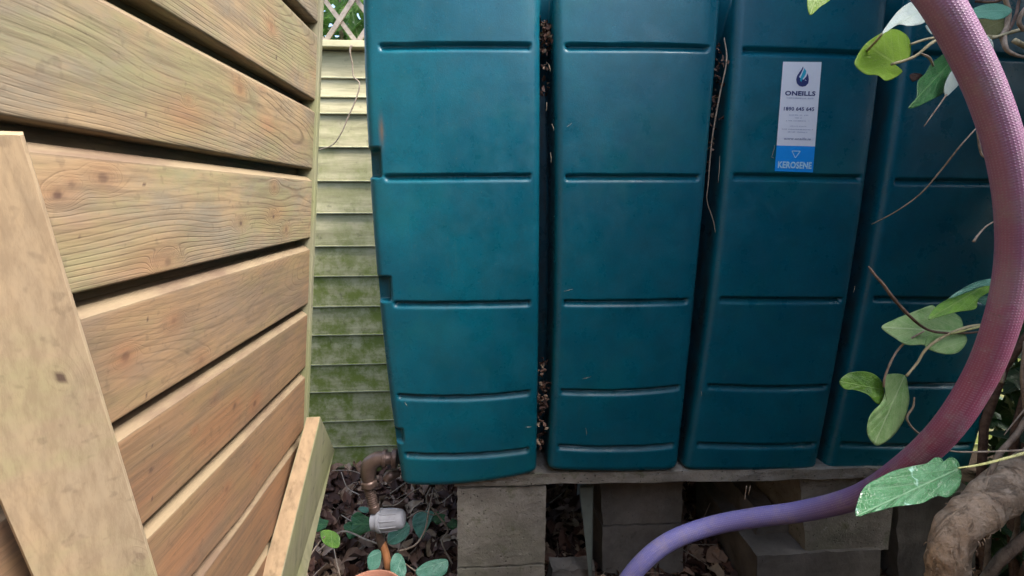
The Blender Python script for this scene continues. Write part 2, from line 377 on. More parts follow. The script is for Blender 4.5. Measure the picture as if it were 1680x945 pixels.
# knots: board index -> list of (y, fraction of height from bottom, radius, dark)
def fpix(px, py, it=4):
    """pixel on the fence plane -> (y, z)"""
    d = ray(px, py)
    # x = e2.x + kx*(CAMH + d.z t - e2.z) = d.x t
    t = (e2.x+kx*(CAMH-e2.z))/(d.x-kx*d.z)
    return d.y*t, CAMH+d.z*t
kpix = [(97, 320, 11, 1), (118, 303, 9, .6), (168, 292, 13, .7), (395, 367, 6, 1), (449, 356, 5, 1), (470, 377, 5, .7), (450, 308, 5, .5), (275, 430, 10, .6),
        (205, 585, 9, .6), (330, 590, 7, .35), (286, 525, 7, .35), (384, 665, 6, .6), (417, 662, 7, .7), (248, 772, 5, .9), (320, 707, 4, .4), (352, 655, 4, .4),
        (372, 802, 5, .5), (420, 765, 5, .3), (393, 147, 7, .4), (430, 142, 4, .3), (310, 165, 4, .25), (445, 45, 5, .4), (318, 920, 5, .3)]
nails = [(233, 38), (241, 188), (236, 303), (132, 387), (243, 523), (241, 648), (250, 732), (250, 818), (453, 95), (520, 122)]
redpix = [(300, 190, 60), (450, 350, 38), (130, 380, 60), (440, 205, 30), (95, 320, 50), (250, 430, 70), (230, 800, 70), (360, 700, 60), (330, 860, 70)]
K = [(*fpix(a, b), a, r, d) for a, b, r, d in kpix]
NL = [fpix(a, b) for a, b in nails]; RD = [(*fpix(a, b), r) for a, b, r in redpix]
def ppm(y): return F/max(y, .2)        # rough pixels per metre
for bi in range(len(tops)-1):
    zt, zb = tops[bi], tops[bi+1]          # seam lines = bottom edge of boards above
    H = zt-zb
    gap = .017; chf = .011
    # profile from bottom (z, depth): depth <0 = back into the fence
    dark_gap_z = zt-gap
    prof = [(zb, -.034), (zb, -.004), (zb+.0015, -.0008), (zb+.003, 0)]
    prof += [(zb+.003+t, 0) for t in np.linspace(0, dark_gap_z-chf-zb-.005, 44)[1:]]
    prof += [(dark_gap_z-chf+.001, -.0006), (dark_gap_z, -.014), (dark_gap_z+.0008, -.036), (zt+.012, -.0365)]
    prof = np.array(prof); n = len(prof); YY, _ = np.meshgrid(ys, prof[:, 0]); ZZ = np.repeat(prof[:, :1], len(ys), 1); DD = np.repeat(prof[:, 1:], len(ys), 1)
    wav = .0022*(vnoise(YY*3, ZZ*0+bi*3.3, 1)-.5)
    split = None
    if bi == len(seams)+3-2-1+1-1: pass
    ZW = ZZ+wav
    if 0 < bi and abs(zb-sz[-1]) < .01:
        ZW = ZW-np.where(np.arange(n)[:, None] < 5, .010*sstep(.45, .75, vnoise(YY*6, ZZ*0, 41))+.003*vnoise(YY*45, ZZ*0, 42), 0)
    XX = fx(ZW)+DD+.0016*(vnoise(YY*5, ZZ*9, 2)-.5)
    FV.append(np.stack([XX, YY, ZW], -1).reshape(-1, 3))
    idx = off+np.arange(n*len(ys)).reshape(n, len(ys)); off += n*len(ys)
    FF.append(np.stack([idx[:-1, :-1], idx[:-1, 1:], idx[1:, 1:], idx[1:, :-1]], -1).reshape(-1, 4))
    # grain
    zl = ZZ-zb
    zc = H*(.5+1.3*(vnoise(YY*1.1, YY*0+bi*7.7, 4)-.5))+.03*(vnoise(YY*2.6, ZZ*5+bi, 6)-.5)
    hh = .012+.075*vnoise(YY*1.7+bi*3, YY*0+bi*5.1, 5)+.012*(vnoise(YY*7, ZZ*22, 8)-.5)
    gr = np.sqrt((zl-zc)**2+hh**2)+.006*(vnoise(YY*9, ZZ*25+bi*9, 9)-.5)
    kn = np.zeros_like(YY); red = np.zeros_like(YY)
    for (ky, kz, kpx, kr, kd) in K:
        rr = kr/ppm(ky)*1.0; ry = rr*1.3
        dy = YY-ky; dz = ZZ-kz
        if not (zb-.01 < kz < zt+.01): continue
        d = np.sqrt((dy/ry)**2+(dz/rr)**2)
        wk = np.exp(-(dy/(ry*2.0))**2-(dz/(rr*1.5))**2)
        gr = gr*(1-wk)+wk*(.02+rr*.35*d)
        d = d+.5*(vnoise(YY*60, ZZ*60, 31)-.5); kn = np.maximum(kn, kd*(.95*(1-sstep(.45, 1.0, d))+.2*np.exp(-((d-1.15)/.2)**2)))
        red = np.maximum(red, .6*np.exp(-(d/3.)**2))
    ctk = np.ones_like(YY)
    for (ky, kz, kpx, kr, kd) in K:
        ctk *= 1-.92*np.exp(-(((YY-ky)/(kr/ppm(ky)*2.4))**2+((ZZ-kz)/(kr/ppm(ky)*2.0))**2)**2)
    for (ny, nz) in NL:
        if zb < nz < zt:
            rr = 2.9/ppm(ny); kn = np.maximum(kn, 1.1*(1-sstep(.5, 1.3, np.sqrt((YY-ny)**2+(ZZ-nz)**2)/rr)))
    for (ry_, rz_, rr_) in RD:
        s_ = rr_/ppm(ry_); red = np.maximum(red, .75*np.exp(-((YY-ry_)/(s_*1.3))**2-((ZZ-rz_)/(s_*.5))**2))
    zmid = (zt+zb)/2
    low = float(sstep(.9, 1.15, zmid))
    ct = (.22+.78*low)*(.35+.95*vnoise(YY*3, ZZ*8+bi, 12))*ctk
    red = np.clip(red*(.5+vnoise(YY*9, ZZ*9, 14)*.8)+(1-low)*(.45+.6*vnoise(YY*3, ZZ*3, 15)), 0, 1)
    tint = np.full_like(YY, [1.0, .97, 1.03][bi % 3]+.24*(low-.7))
    tint[:1] *= .55
    led = np.zeros_like(YY); led[-4:-2] = .9
    for L_, A_ in ((al, led), (ag, gr), (ak, kn), (ac, ct), (ar, red), (at_, tint)): L_.append(A_.reshape(-1))
FV = np.concatenate(FV); FF = np.concatenate(FF)
me = bpy.data.meshes.new('board_panel'); me.vertices.add(len(FV)); me.vertices.foreach_set('co', FV.reshape(-1).astype(np.float32))
me.loops.add(len(FF)*4); me.loops.foreach_set('vertex_index', FF.reshape(-1).astype(np.int32)); me.polygons.add(len(FF))
me.polygons.foreach_set('loop_start', np.arange(0, len(FF)*4, 4, dtype=np.int32)); me.polygons.foreach_set('loop_total', np.full(len(FF), 4, dtype=np.int32)); me.update(calc_edges=True)
for nme, arr in (('grain', ag), ('knot', ak), ('contrast', ac), ('red', ar), ('tint', at_), ('ledge', al)): fattr(me, nme, np.concatenate(arr))
fence = thing('board_fence', 'weathered tan fence of wide horizontal boards with dark shadow gaps, receding on the left', 'fence', (fx(0), .2, 0))
fb = link('board_panel', me, M['fence'], fence, False)
try: me.shade_auto_smooth
except Exception: pass
me.polygons.foreach_set('use_smooth', [True]*len(me.polygons))
me.set_sharp_from_angle(angle=R(35))
# back frame closes the gaps
def slanted(x_off0, x_off1, y0, y1, z0, z1):
    return [(fx(z0)+x_off0, y0, z0), (fx(z0)+x_off1, y0, z0), (fx(z0)+x_off1, y1, z0), (fx(z0)+x_off0, y1, z0),
            (fx(z1)+x_off0, y0, z1), (fx(z1)+x_off1, y0, z1), (fx(z1)+x_off1, y1, z1), (fx(z1)+x_off0, y1, z1)]
ztop = tops[0]
bm_obj('backing_board', boxmesh(slanted(-.06, -.0375, Y0, Y1, -.15, ztop), .001), M['plankdark'], fence)
bm_obj('end_batten', boxmesh(slanted(-.05, .006, Y1+.001, Y1+.022, -.15, ztop+.01), .002), M['stubside'], fence)
for yy in (-.85, .15):
    bm_obj('post', boxmesh(slanted(-.12, -.061, yy, yy+.08, -.18, ztop), .003), M['plankdark'], fence)
bm_obj('cap_rail', boxmesh(slanted(-.06, .012, Y0, Y1+.02, ztop+.011, ztop+.03), .003), M['plank'], fence)

# ---------------------------------------------------------------- back fence
YB = 2.1
bf = thing('featheredge_fence', 'low feather-edge board fence turning green with algae behind the tank', 'fence', (.8, YB, 0))
ztB = PY(560, 82, YB).z
seamB = [128, 160, 187, 242, 298, 350, 404, 453, 503, 550, 597, 642, 690, 733]
zB = [ztB]+[PY(570, p, YB).z for p in seamB]+[-.04, -.18]
verts, faces = [], []
xsB = np.linspace(-1.3, 3.2, 120)
for i in range(len(zB)-1):
    z1, z0 = zB[i], zB[i+1]
    prof = [(z1, 0.004), (z0+.006, -.0065), (z0+.0035, -.009), (z0, -.009), (z0-.001, .002)]
    o_ = len(verts)
    for (z, dy) in prof:
        for x in xsB: verts.append((x, YB+dy+.002*float(vnoise(x*4, i*3.1)), z+.006*(float(vnoise(x*1.5, i*5.7))-.5)))
    n = len(xsB)
    for r_ in range(len(prof)-1):
        for k in range(n-1): faces.append((o_+r_*n+k, o_+(r_+1)*n+k, o_+(r_+1)*n+k+1, o_+r_*n+k+1))
o = link('board_panel', mesh_from(verts, faces), [M['backfence'], M['lip']], bf, False)
fpb = 4*(len(xsB)-1)
for fi, pl in enumerate(o.data.polygons):
    if (fi % fpb)//(len(xsB)-1) in (2,): pl.material_index = 1
bm_obj('backing_rail', boxmesh(aabox(-1.3, 3.2, YB+.012, YB+.03, -.18, ztB-.01), .001), M['plankdark'], bf)
bm_obj('cap_rail', boxmesh(aabox(-1.3, 3.2, YB-.04, YB+.05, ztB+.001, ztB+.026), .003), M['backfence'], bf)
# trellis on top
tr = thing('trellis', 'grey diagonal lattice trellis standing on top of the back fence', 'trellis', (0, YB, ztB+.027))
vs_, fs_ = [], []
def addbox(c8):
    o_ = len(vs_); vs_.extend(c8)
    for f in ((3, 2, 1, 0), (4, 5, 6, 7), (0, 1, 5, 4), (1, 2, 6, 5), (2, 3, 7, 6), (3, 0, 4, 7)): fs_.append(tuple(o_+i for i in f))
hT = .55
for k in range(-14, 22):
    x = -.72+k*.125
    for sgn, yy in ((1, 0), (-1, .009)):
        xa, xb = x, x+sgn*hT*.75
        if min(xa, xb) < -1.3 or max(xa, xb) > 1.6: continue
        ww = .011
        addbox([(xa-ww, YB+yy, ztB+.027), (xa+ww, YB+yy, ztB+.027), (xa+ww, YB+yy+.008, ztB+.027), (xa-ww, YB+yy+.008, ztB+.027),
                (xb-ww, YB+yy, ztB+.027+hT), (xb+ww, YB+yy, ztB+.027+hT), (xb+ww, YB+yy+.008, ztB+.027+hT), (xb-ww, YB+yy+.008, ztB+.027+hT)])
link('lattice', mesh_from(vs_, fs_), M['trellis'], tr, False)

# ---------------------------------------------------------------- leaves
def leaf_mesh(outline, base_i, tip_i, place, bulge=.002, fold=.0015, wrinkle=.0015, seed=0, tiltf=None):
    """outline: 2-D pixel points; place(px,py)->3-D point on the leaf's own plane, normal offset added toward camera"""
    O = [Vector((p[0], p[1], 0)) for p in outline]
    n0 = len(O); S = []
    for i in range(n0):
        p0, p1, p2, p3 = O[i-1], O[i], O[(i+1) % n0], O[(i+2) % n0]
        for k in range(5):
            t = k/5; S.append(.5*((2*p1)+(p2-p0)*t+(2*p0-5*p1+4*p2-p3)*t*t+(3*p1-p0-3*p2+p3)*t**3))
    S = np.array([(s.x, s.y) for s in S]); b = np.array(outline[base_i], float); t = np.array(outline[tip_i], float)
    c = S.mean(0); ax = (t-b); L = np.linalg.norm(ax); ax /= L; nx = np.array([-ax[1], ax[0]])
    rings = [1, .93, .82, .68, .54, .4, .26, .12]
    V, lu, lv = [], [], []
    wid = np.abs((S-b)@nx).max()
    for r_ in rings+[0]:
        P = c+(S-c)*r_ if r_ > 0 else c[None, :]
        for p in P:
            u = (p-b)@ax/L; v = (p-b)@nx/wid
            q = place(p[0], p[1]); nrm = (Vector((0, 0, CAMH))-q).normalized(); sc = L/F*q.y
            h = bulge*sc*(1-r_**2)*10 + fold*sc*10*(abs(v)-.35) + wrinkle*sc*10*(mnoise.noise(Vector((p[0]/L*5, p[1]/L*5, seed)))) + .012*sc*10*.3*math.sin(v*9+seed)*r_**4*abs(v)
            h += .35*wrinkle*sc*10*math.cos((u-abs(v)*.6)*28)
            V.append(q+nrm*h); lu.append(u); lv.append(v)
    n = len(S); Fc = []
    for k in range(len(rings)-1):
        for i in range(n): Fc.append((k*n+i, k*n+(i+1) % n, (k+1)*n+(i+1) % n, (k+1)*n+i))
    last = (len(rings)-1)*n
    for i in range(n): Fc.append((last+i, last+(i+1) % n, len(V)-1))
    me = mesh_from(V, Fc); fattr(me, 'lu', lu); fattr(me, 'lv', lv)
    return me
def leaf(name, outline, base_i, tip_i, Y, mat, parent, slope=(0, 0), label=None, **kw):
    cx_ = sum(p[0] for p in outline)/len(outline); cy_ = sum(p[1] for p in outline)/len(outline)
    def place(px, py): return PY(px, py, Y+slope[0]*(px-cx_)/F-slope[1]*(py-cy_)/F)
    o = link(name, leaf_mesh(outline, base_i, tip_i, place, **kw), M[mat], parent)
    md = o.modifiers.new('thickness', 'SOLIDIFY'); md.thickness = .0004
    if label: o['label'] = label
    return o
IVY = np.array([(0, 0), (.22, -.10), (.42, .02), (.36, .22), (.50, .42), (.27, .50), (.16, .78), (0, 1.0), (-.16, .78), (-.27, .50), (-.50, .42), (-.36, .22), (-.42, .02), (-.22, -.10)])
OVAL = np.array([(0, 0), (.16, .06), (.27, .25), (.30, .45), (.22, .7), (.08, .9), (0, 1.05), (-.10, .88), (-.24, .68), (-.28, .45), (-.24, .22), (-.12, .05)])
def scatter_leaves(name, pts, size, mat, parent=None, seed=1, up=None, rnd=False, facing=None):
    """many small leaves as one foliage mesh; pts Nx3"""
    IVY = OVAL if mat == 'litter' else globals()['IVY']
    r2 = np.random.RandomState(seed); N = len(pts); k = len(IVY)
    sz_ = size*(.6+.8*r2.rand(N))
    nr = r2.randn(N, 3)
    if facing is not None: nr = nr*.55+np.array(facing)[None, :]
    nr /= np.linalg.norm(nr, axis=1)[:, None]
    a = r2.randn(N, 3); a -= (a*nr).sum(1)[:, None]*nr; a /= np.linalg.norm(a, axis=1)[:, None]; b = np.cross(nr, a)
    shape = np.concatenate([IVY, [(0, .4)]]); K_ = k+1
    hz = np.concatenate([-.18*np.abs(IVY[:, 0])-.1*IVY[:, 1]**2, [.05]]) if mat != 'litter' else np.concatenate([.9*np.abs(IVY[:, 0])-.35*(IVY[:, 1]-.5)**2+.1*np.sin(np.arange(k)*2.), [0.]])
    V = pts[:, None, :]+(a[:, None, :]*shape[None, :, :1]+b[:, None, :]*shape[None, :, 1:2]+nr[:, None, :]*hz[None, :, None])*sz_[:, None, None]
    tri = np.array([(i, (i+1) % k, k) for i in range(k)])
    Fc = (np.arange(N)*K_)[:, None, None]+tri[None]
    me = bpy.data.meshes.new(name); me.vertices.add(N*K_); me.vertices.foreach_set('co', V.reshape(-1).astype(np.float32))
    Fc = Fc.reshape(-1, 3); me.loops.add(len(Fc)*3); me.loops.foreach_set('vertex_index', Fc.reshape(-1).astype(np.int32)); me.polygons.add(len(Fc))
    me.polygons.foreach_set('loop_start', np.arange(0, len(Fc)*3, 3, dtype=np.int32)); me.polygons.foreach_set('loop_total', np.full(len(Fc), 3, dtype=np.int32)); me.update(calc_edges=True)
    fattr(me, 'lu', np.tile(shape[:, 1], N)); fattr(me, 'lv', np.tile(shape[:, 0]*2, N))
    if rnd: fattr(me, 'rnd', np.repeat(r2.rand(N), K_))
    return link(name, me, M[mat], parent)

# ivy beyond the trellis
iv = thing('climbing_ivy', 'sunlit pale green ivy growing behind the trellis above the back fence', 'ivy', (-.4, YB+.3, 0))
N = 1500; pts = np.stack([rs.uniform(-1.2, .9, N), rs.uniform(YB+.06, YB+.42, N), rs.uniform(ztB+.05, ztB+.75, N)], 1)
scatter_leaves('foliage', pts, .085, 'leaf_sunny', iv, 3, facing=(0, -.6, .5))
tubes('stem', [([(x0, YB+.35, 0), (x0+.05, YB+.3, 1.), (x0-.03, YB+.2, 1.9), (x0+.1, YB+.2, 2.5)], [.018, .014, .01, .004]) for x0 in (-1, -.55, -.1, .4)], M['twig'], iv)

# ---------------------------------------------------------------- oil tank
D = 1.2
ZT = 1.80; ZBm = PY(1000, 777, D).z
rowsY = [0, 250, 450, 500, 700, 790]
edges_px = [  # left edge, right edge pixel x at image y 0, 400, 785
    ((593, 612, 657), (887, 886, 881)),
    ((908, 912, 899), (1186, 1152, 1112)),
    ((1208, 1178, 1121), (1462, 1410, 1339)),
    ((1494, 1437, 1353), (1765, 1690, 1590))]
def edge_fn(tri):
    P3 = [PY(x, y, D) for x, y in zip(tri, (0, 400, 785))]
    zz = [p.z for p in P3][::-1]; xx = [p.x for p in P3][::-1]
    co = np.polyfit(zz, xx, 1 if tri[0] < 0 else 2)
    zlo, zhi = zz[0], zz[-1]
    def f(z):
        z = np.asarray(z, float); zc = np.clip(z, zlo-.05, zhi+.02)
        return np.polyval(co, zc)
    return f
EF = [(edge_fn(a), edge_fn(b)) for a, b in edges_px]
RAD = .022; GD = .12; TD = .66      # corner radius, groove depth, tank depth
# profile parameters: list of (panel, s in 0..1 or corner angle, y offset kind)
prof = []  # each: (kind, panel, a)
def arc_pts(pn, side):
    n = 9
    return [('arc', pn, side, k/(n-1)) for k in (range(n) if side == 0 else range(n-1, -1, -1))]
prof += [('side', 0, 0, t) for t in np.linspace(1, 0, 26)[:-1]]
for pn in range(4):
    prof += arc_pts(pn, 0)
    ns = 74
    prof += [('flat', pn, 0, t) for t in np.linspace(0, 1, ns)[1:-1]]
    prof += arc_pts(pn, 1)
    if pn < 3:
        prof += [('gl', pn, 0, t) for t in np.linspace(0, 1, 8)[1:]]
        prof += [('gb', pn, 0, t) for t in np.linspace(0, 1, 5)[1:-1]]
        prof += [('gr', pn, 0, t) for t in np.linspace(1, 0, 8)[:-1]]
    else:
        prof += [('side2', pn, 0, t) for t in np.linspace(0, 1, 14)[1:]]
zr = np.concatenate([np.linspace(0, .03, 14)[:-1], np.linspace(.03, 1.24, 440)])  # height above the panel's bottom
# indent lines per panel: (px y at left, mid, right, s0, s1)
IND = [[(78, 77, 77, .10, .95), (292, 291, 290, .10, .95), (499, 499, 497, .10, .95), (650, 652, 642, .06, .95), (747, 747, 736, .05, .96)],
       [(77, 78, 80, .07, .93), (291, 291, 291, .06, .95), (496, 496, 493, .05, .95), (641, 642, 633, .06, .95), (732, 734, 728, .05, .96)],
       [(82, 86, 90, .04, .9), (289, 291, 293, .05, .95), (491, 492, 492, .05, .95), (632, 635, 633, .06, .95), (727, 729, 727, .05, .96)],
       [(88, 92, 98, .05, .9), (297, 299, 300, .05, .95), (490, 492, 492, .05, .95), (628, 630, 628, .06, .95), (726, 728, 726, .05, .96)]]
botpx = [(801, 796, 781), (776, 776, 775), (776, 775, 774), (776, 776, 776)]
def zpix(py, X): 
    # z on plane Y=D for image row py near x X
    return PY(785+X/D*F, py, D).z
INZ = []
for pn in range(4):
    xl, xr = edges_px[pn][0][1], edges_px[pn][1][1]
    INZ.append([([PY(x, p, D).z for x, p in zip((xl, (xl+xr)/2, xr), r[:3])], r[3], r[4]) for r in IND[pn]])
BZ = [[PY(x, p, D).z for x, p in zip((e[0][2], (e[0][2]+e[1][2])/2, e[1][2]), bp)] for e, bp in zip(edges_px, botpx)]
def q3(tri, s):
    return np.polyval(np.polyfit([0, .5, 1], tri, 2), s)
def indent(pn, s, z):
    d = np.zeros_like(z)
    for tri, s0, s1 in INZ[pn]:
        zc = q3(tri, s); t = z-zc       # t>0 above centre
        # deepest just under the upper lip, sloping out below
        pr = sstep(.0085, .0045, t)*sstep(-.0125, .003, t)
        d += .0125*pr*sstep(s0-.012, s0+.012, s)*sstep(s1+.012, s1-.012, s)
    return d
def bulge(s, z):
    return -.004*(1-(2*s-1)**2)+.0035*(vnoise(s*2.2+3, z*3.1, 21)-.5)
nP = len(prof); nR = len(zr)
TV = np.zeros((nR, nP, 3)); scuff = np.zeros((nR, nP)); grime_shade = np.zeros((nR, nP))
zg0 = PY(900, 140, D).z; zg1 = PY(900, -30, D).z
for j, (kd, pn, side, t) in enumerate(prof):
    s = {'arc': 0 if side == 0 else 1, 'flat': t, 'side': 0, 'side2': 1}.get(kd, 0)
    sl_ = t if kd == 'flat' else s
    if kd in ('gl', 'gb', 'gr'):
        zb0 = (BZ[pn][2]*(1-(t if kd == 'gb' else (0 if kd == 'gl' else 1))) + BZ[pn+1][0]*(t if kd == 'gb' else (0 if kd == 'gl' else 1)))
    else: zb0 = float(q3(BZ[pn], sl_))
    z = zb0+zr*(ZT-zb0)/zr[-1]
    dd = z-zb0
    ins = np.where(dd < RAD, RAD-np.sqrt(np.clip(RAD**2-(RAD-dd)**2, 0, None)), 0)
    tt = ZT-z; RT = .07
    ins = ins+np.where(tt < RT, RT-np.sqrt(np.clip(RT**2-(RT-tt)**2, 0, None)), 0)
    gdep = .02+(GD-.02)*(1-sstep(zg0, zg1, z))
    xl = EF[pn][0](z)+ins; xr = EF[pn][1](z)-ins
    if kd == 'arc':
        th = t*math.pi/2
        if side == 0: x = xl+RAD*(1-math.sin(th)); y = RAD*(1-math.cos(th)) if False else RAD*(1-math.sin(math.pi/2*1)) ; 
        # side 0: t=0 at the left flank (x=xl, y=RAD) -> t=1 at the front (x=xl+RAD, y=0)
        if side == 0: x = xl+RAD*(1-math.cos(th)); y = RAD*(1-math.sin(th))
        else: x = xr-RAD*(1-math.cos(th)); y = RAD*(1-math.sin(th))
        y = np.full(nR, y)+ins
        if side == 0 and pn == 0: pass
    elif kd == 'flat':
        x = (xl+RAD)+(xr-xl-2*RAD)*t; sg = (x-xl)/(xr-xl)
        y = ins+bulge(sg, z)*sstep(0, .12, sg)*sstep(1, .88, sg)+indent(pn, sg, z)
    elif kd == 'side': x = xl+0*z; y = RAD+(TD-RAD)*t+ins*0+0*z; x = xl+.012*np.sin(np.pi*t)*0
    elif kd == 'side2': x = xr+0*z; y = RAD+(TD-RAD)*t+0*z
    elif kd == 'gl': x = xr+.004*t; y = RAD+(gdep-RAD)*t+ins
    elif kd == 'gr': x = EF[pn+1][0](z)+ins-.004*t; y = RAD+(gdep-RAD)*t+ins
    elif kd == 'gb':
        x0_ = xr+.004; x1_ = EF[pn+1][0](z)+ins-.004; x = x0_+(x1_-x0_)*t; y = gdep+ins+0*z
    # notches at the left corner
    if pn == 0 and kd in ('side', 'arc', 'flat') and side == 0:
        for (pyt, pyb, pxr, dep) in ((243, 290, 622, .045), (455, 495, 639, .03), (706, 728, 660, .02)):
            zt_ = PY(610, pyt, D).z; zb_ = PY(610, pyb, D).z; xr_ = PY(pxr, (pyt+pyb)/2, D).x
            msk = sstep(zb_-.003, zb_+.003, z)*sstep(zt_+.003, zt_-.003, z)*sstep(xr_+.004, xr_-.002, x)
            if kd == 'side': x = x+0
            y = y*(1-msk)+np.maximum(y, dep)*msk
        # shallow chamfer between the notches
        za_, zb_ = PY(610, 300, D).z, PY(610, 455, D).z
        msk = sstep(zb_-.01, zb_+.02, z)*sstep(za_+.002, za_-.004, z)
        wch = PY(616, 400, D).x-PY(606, 400, D).x
        if kd != 'flat': x = x
    if kd in ('gb', 'gl', 'gr'): grime_shade[:, j] = .2*(1-sstep(zg0-.1, zg1, z))+.6*vnoise(z*30, z*0+j, 5)*(1-sstep(zg0-.1, zg1, z))  # groove grime, with the shade of the recess painted in
    if kd == 'flat' and pn == 0:
        px_s = PY(626, 215, D)
        scuff[:, j] = .8*np.exp(-((x-px_s.x)/.0045)**2-((z-px_s.z)/.028)**2)
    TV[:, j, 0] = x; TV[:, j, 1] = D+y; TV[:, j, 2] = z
me = grid_mesh(TV, 'tank_body'); fattr(me, 'scuff', scuff); fattr(me, 'grime_shade', grime_shade)
bm = bmesh.new(); bm.from_mesh(me); bm.verts.ensure_lookup_table()
# back wall, base and roof caps
def cap(row):
    vs2 = [bm.verts[row*nP+j] for j in range(nP)]
    try: bm.faces.new(vs2)
    except Exception as e: print('cap', e)
cap(0); cap(nR-1)
bm.faces.new([bm.verts[i*nP] for i in range(nR)]+[bm.verts[i*nP+nP-1] for i in range(nR-1, -1, -1)])
bmesh.ops.recalc_face_normals(bm, faces=bm.faces)
bm.to_mesh(me); bm.free()
tank = thing('oil_tank', 'dark teal ribbed plastic kerosene oil tank standing on a concrete slab', 'oil tank', (.3, D+.3, ZBm))
tb = link('tank_body', me, M['tank'], tank)

# sticker -----------------------------------------------------------------
cor = [(1283, 102), (1345, 103), (1331, 283), (1269, 281)]
EP3 = EF[2]
def spos(a, b, lift=.0012):
    """a across 0..1, b down 0..1"""
    px = (cor[0][0]*(1-a)+cor[1][0]*a)*(1-b)+(cor[3][0]*(1-a)+cor[2][0]*a)*b
    py = (cor[0][1]*(1-a)+cor[1][1]*a)*(1-b)+(cor[3][1]*(1-a)+cor[2][1]*a)*b
    p = PY(px, py, D); s_ = (p.x-EP3[0](p.z))/(EP3[1](p.z)-EP3[0](p.z))
    return Vector((p.x, D+float(bulge(s_, p.z))-lift, p.z))
def sgrid(a0, a1, b0, b1, lift, n=8, m_=16, crease=False):
    return grid_mesh(np.array([[spos(a0+(a1-a0)*i/n, b0+(b1-b0)*j/m_, lift) for i in range(n+1)] for j in range(m_+1)]))
stk = link('sticker', sgrid(0, 1, 0, .765, .0012), M['paper'], tank); stk['label'] = 'tall white supplier sticker'
link('sticker_band', sgrid(0, 1, .765, 1, .0012), M['blue'], tank)
SW, SH = 62., 180.
def text_mesh(body, a0, a1, b0, b1, mat, lift=.0018, name='lettering', bold=0.0, parent=stk):
    cu = bpy.data.curves.new('t', 'FONT'); cu.body = body; cu.size = 1; cu.offset = bold; cu.resolution_u = 3; cu.space_character = 1.05
    o = bpy.data.objects.new('t', cu); C.objects.link(o); bpy.context.view_layer.update()
    me = bpy.data.meshes.new_from_object(o.evaluated_get(bpy.context.evaluated_depsgraph_get())); bpy.data.objects.remove(o); bpy.data.curves.remove(cu)
    co = np.array([v.co[:] for v in me.vertices]); mn, mx = co.min(0), co.max(0)
    for v in me.vertices:
        a = a0+(a1-a0)*(v.co.x-mn[0])/(mx[0]-mn[0]); b = b1-(b1-b0)*(v.co.y-mn[1])/(mx[1]-mn[1])
        v.co = spos(a, b, lift)
    me.materials.clear(); return link(name, me, M[mat], parent, False)
def srow(y): return (y-97)/771.
text_mesh('ONEILLS', .11, .90, srow(302), srow(335), 'navy', bold=.035)
text_mesh('1890 645 645', .11, .90, srow(414), srow(441), 'navy', bold=.022)
text_mesh('KEROSENE', .07, .95, srow(797), srow(846), 'white', bold=.04, lift=.0018)
text_mesh('www.oneills.ie', .17, .87, srow(628), srow(645), 'inkgrey', bold=.01)
# tiny illegible print: broken strokes
vv, ff = [], []
def stroke(a0, a1, b0, b1, lift=.0017):
    o_ = len(vv); vv.extend([spos(a0, b0, lift), spos(a1, b0, lift), spos(a1, b1, lift), spos(a0, b1, lift)]); ff.append((o_, o_+1, o_+2, o_+3))
for (yy, a0, a1, h) in ((352, .16, .86, 9), (471, .26, .76, 7), (491, .38, .60, 7), (511, .19, .80, 7), (549, .30, .75, 7), (571, .10, .93, 7), (590, .26, .80, 7)):
    a = a0
    while a < a1:
        wl = random.uniform(.012, .03)
        if random.random() < .85: stroke(a, min(a+wl, a1), srow(yy-h/2*random.uniform(.5, 1)), srow(yy+h/2*random.uniform(.5, 1)))
        a += wl+random.uniform(.006, .014)
    link('print_line', mesh_from(vv, ff), M['faint'], stk, False); vv.clear(); ff.clear()
def poly_on(pts, mat, name, lift=.0017, ox=0, oy=0):
    """pts in zoom pixels of the sticker view (601x945)"""
    V_ = []
    for (x, y) in pts:
        b = srow(y); xl_ = 180+(125-180)*b; xr_ = 447+(392-447)*b
        V_.append(spos((x-xl_)/(xr_-xl_), b, lift))
    bm = bmesh.new(); vs2 = [bm.verts.new(v) for v in V_]; f = bm.faces.new(vs2); bmesh.ops.triangulate(bm, faces=[f], ngon_method='EAR_CLIP')
    me = bpy.data.meshes.new(name); bm.to_mesh(me); bm.free(); return link(name, me, M[mat], stk, False)
def Z2(p): return (p[0]*601/765*85/140*1.0+ (1265-1240)*4.293 if False else (1265-1240+p[0]/9.0)*4.293, (95-80+p[1]/9.0)*4.293)
drop_o = [(440, 135), (420, 175), (385, 225), (352, 280), (342, 330), (352, 385), (385, 422), (430, 435), (480, 424), (515, 385), (525, 330), (520, 280), (503, 238), (490, 280), (465, 312), (443, 340), (435, 372), (452, 345), (480, 330), (492, 352), (480, 385), (450, 402), (410, 395), (382, 368), (374, 330), (384, 285), (410, 245), (430, 200), (446, 160)]
poly_on([Z2(p) for p in drop_o], 'navy', 'logo')
drop_i = [(462, 160), (470, 175), (488, 205), (480, 245), (460, 285), (435, 320), (420, 345), (415, 368), (400, 345), (398, 320), (412, 285), (440, 245), (460, 205)]
poly_on([Z2(p) for p in drop_i], 'cyan', 'logo')
def Z3(p): return ((1265-1240+p[0]/9.0)*4.293, (185-80+p[1]/9.0)*4.293)
for a_, b_ in (((285, 570), (408, 570)), ((408, 570), (336, 672)), ((336, 672), (285, 570))):
    a_, b_ = Vector(Z3(a_)), Vector(Z3(b_)); d_ = (b_-a_).normalized(); n_ = Vector((-d_.y, d_.x))*2.6
    poly_on([a_-n_, b_-n_, b_+n_, a_+n_], 'white', 'triangle_mark')

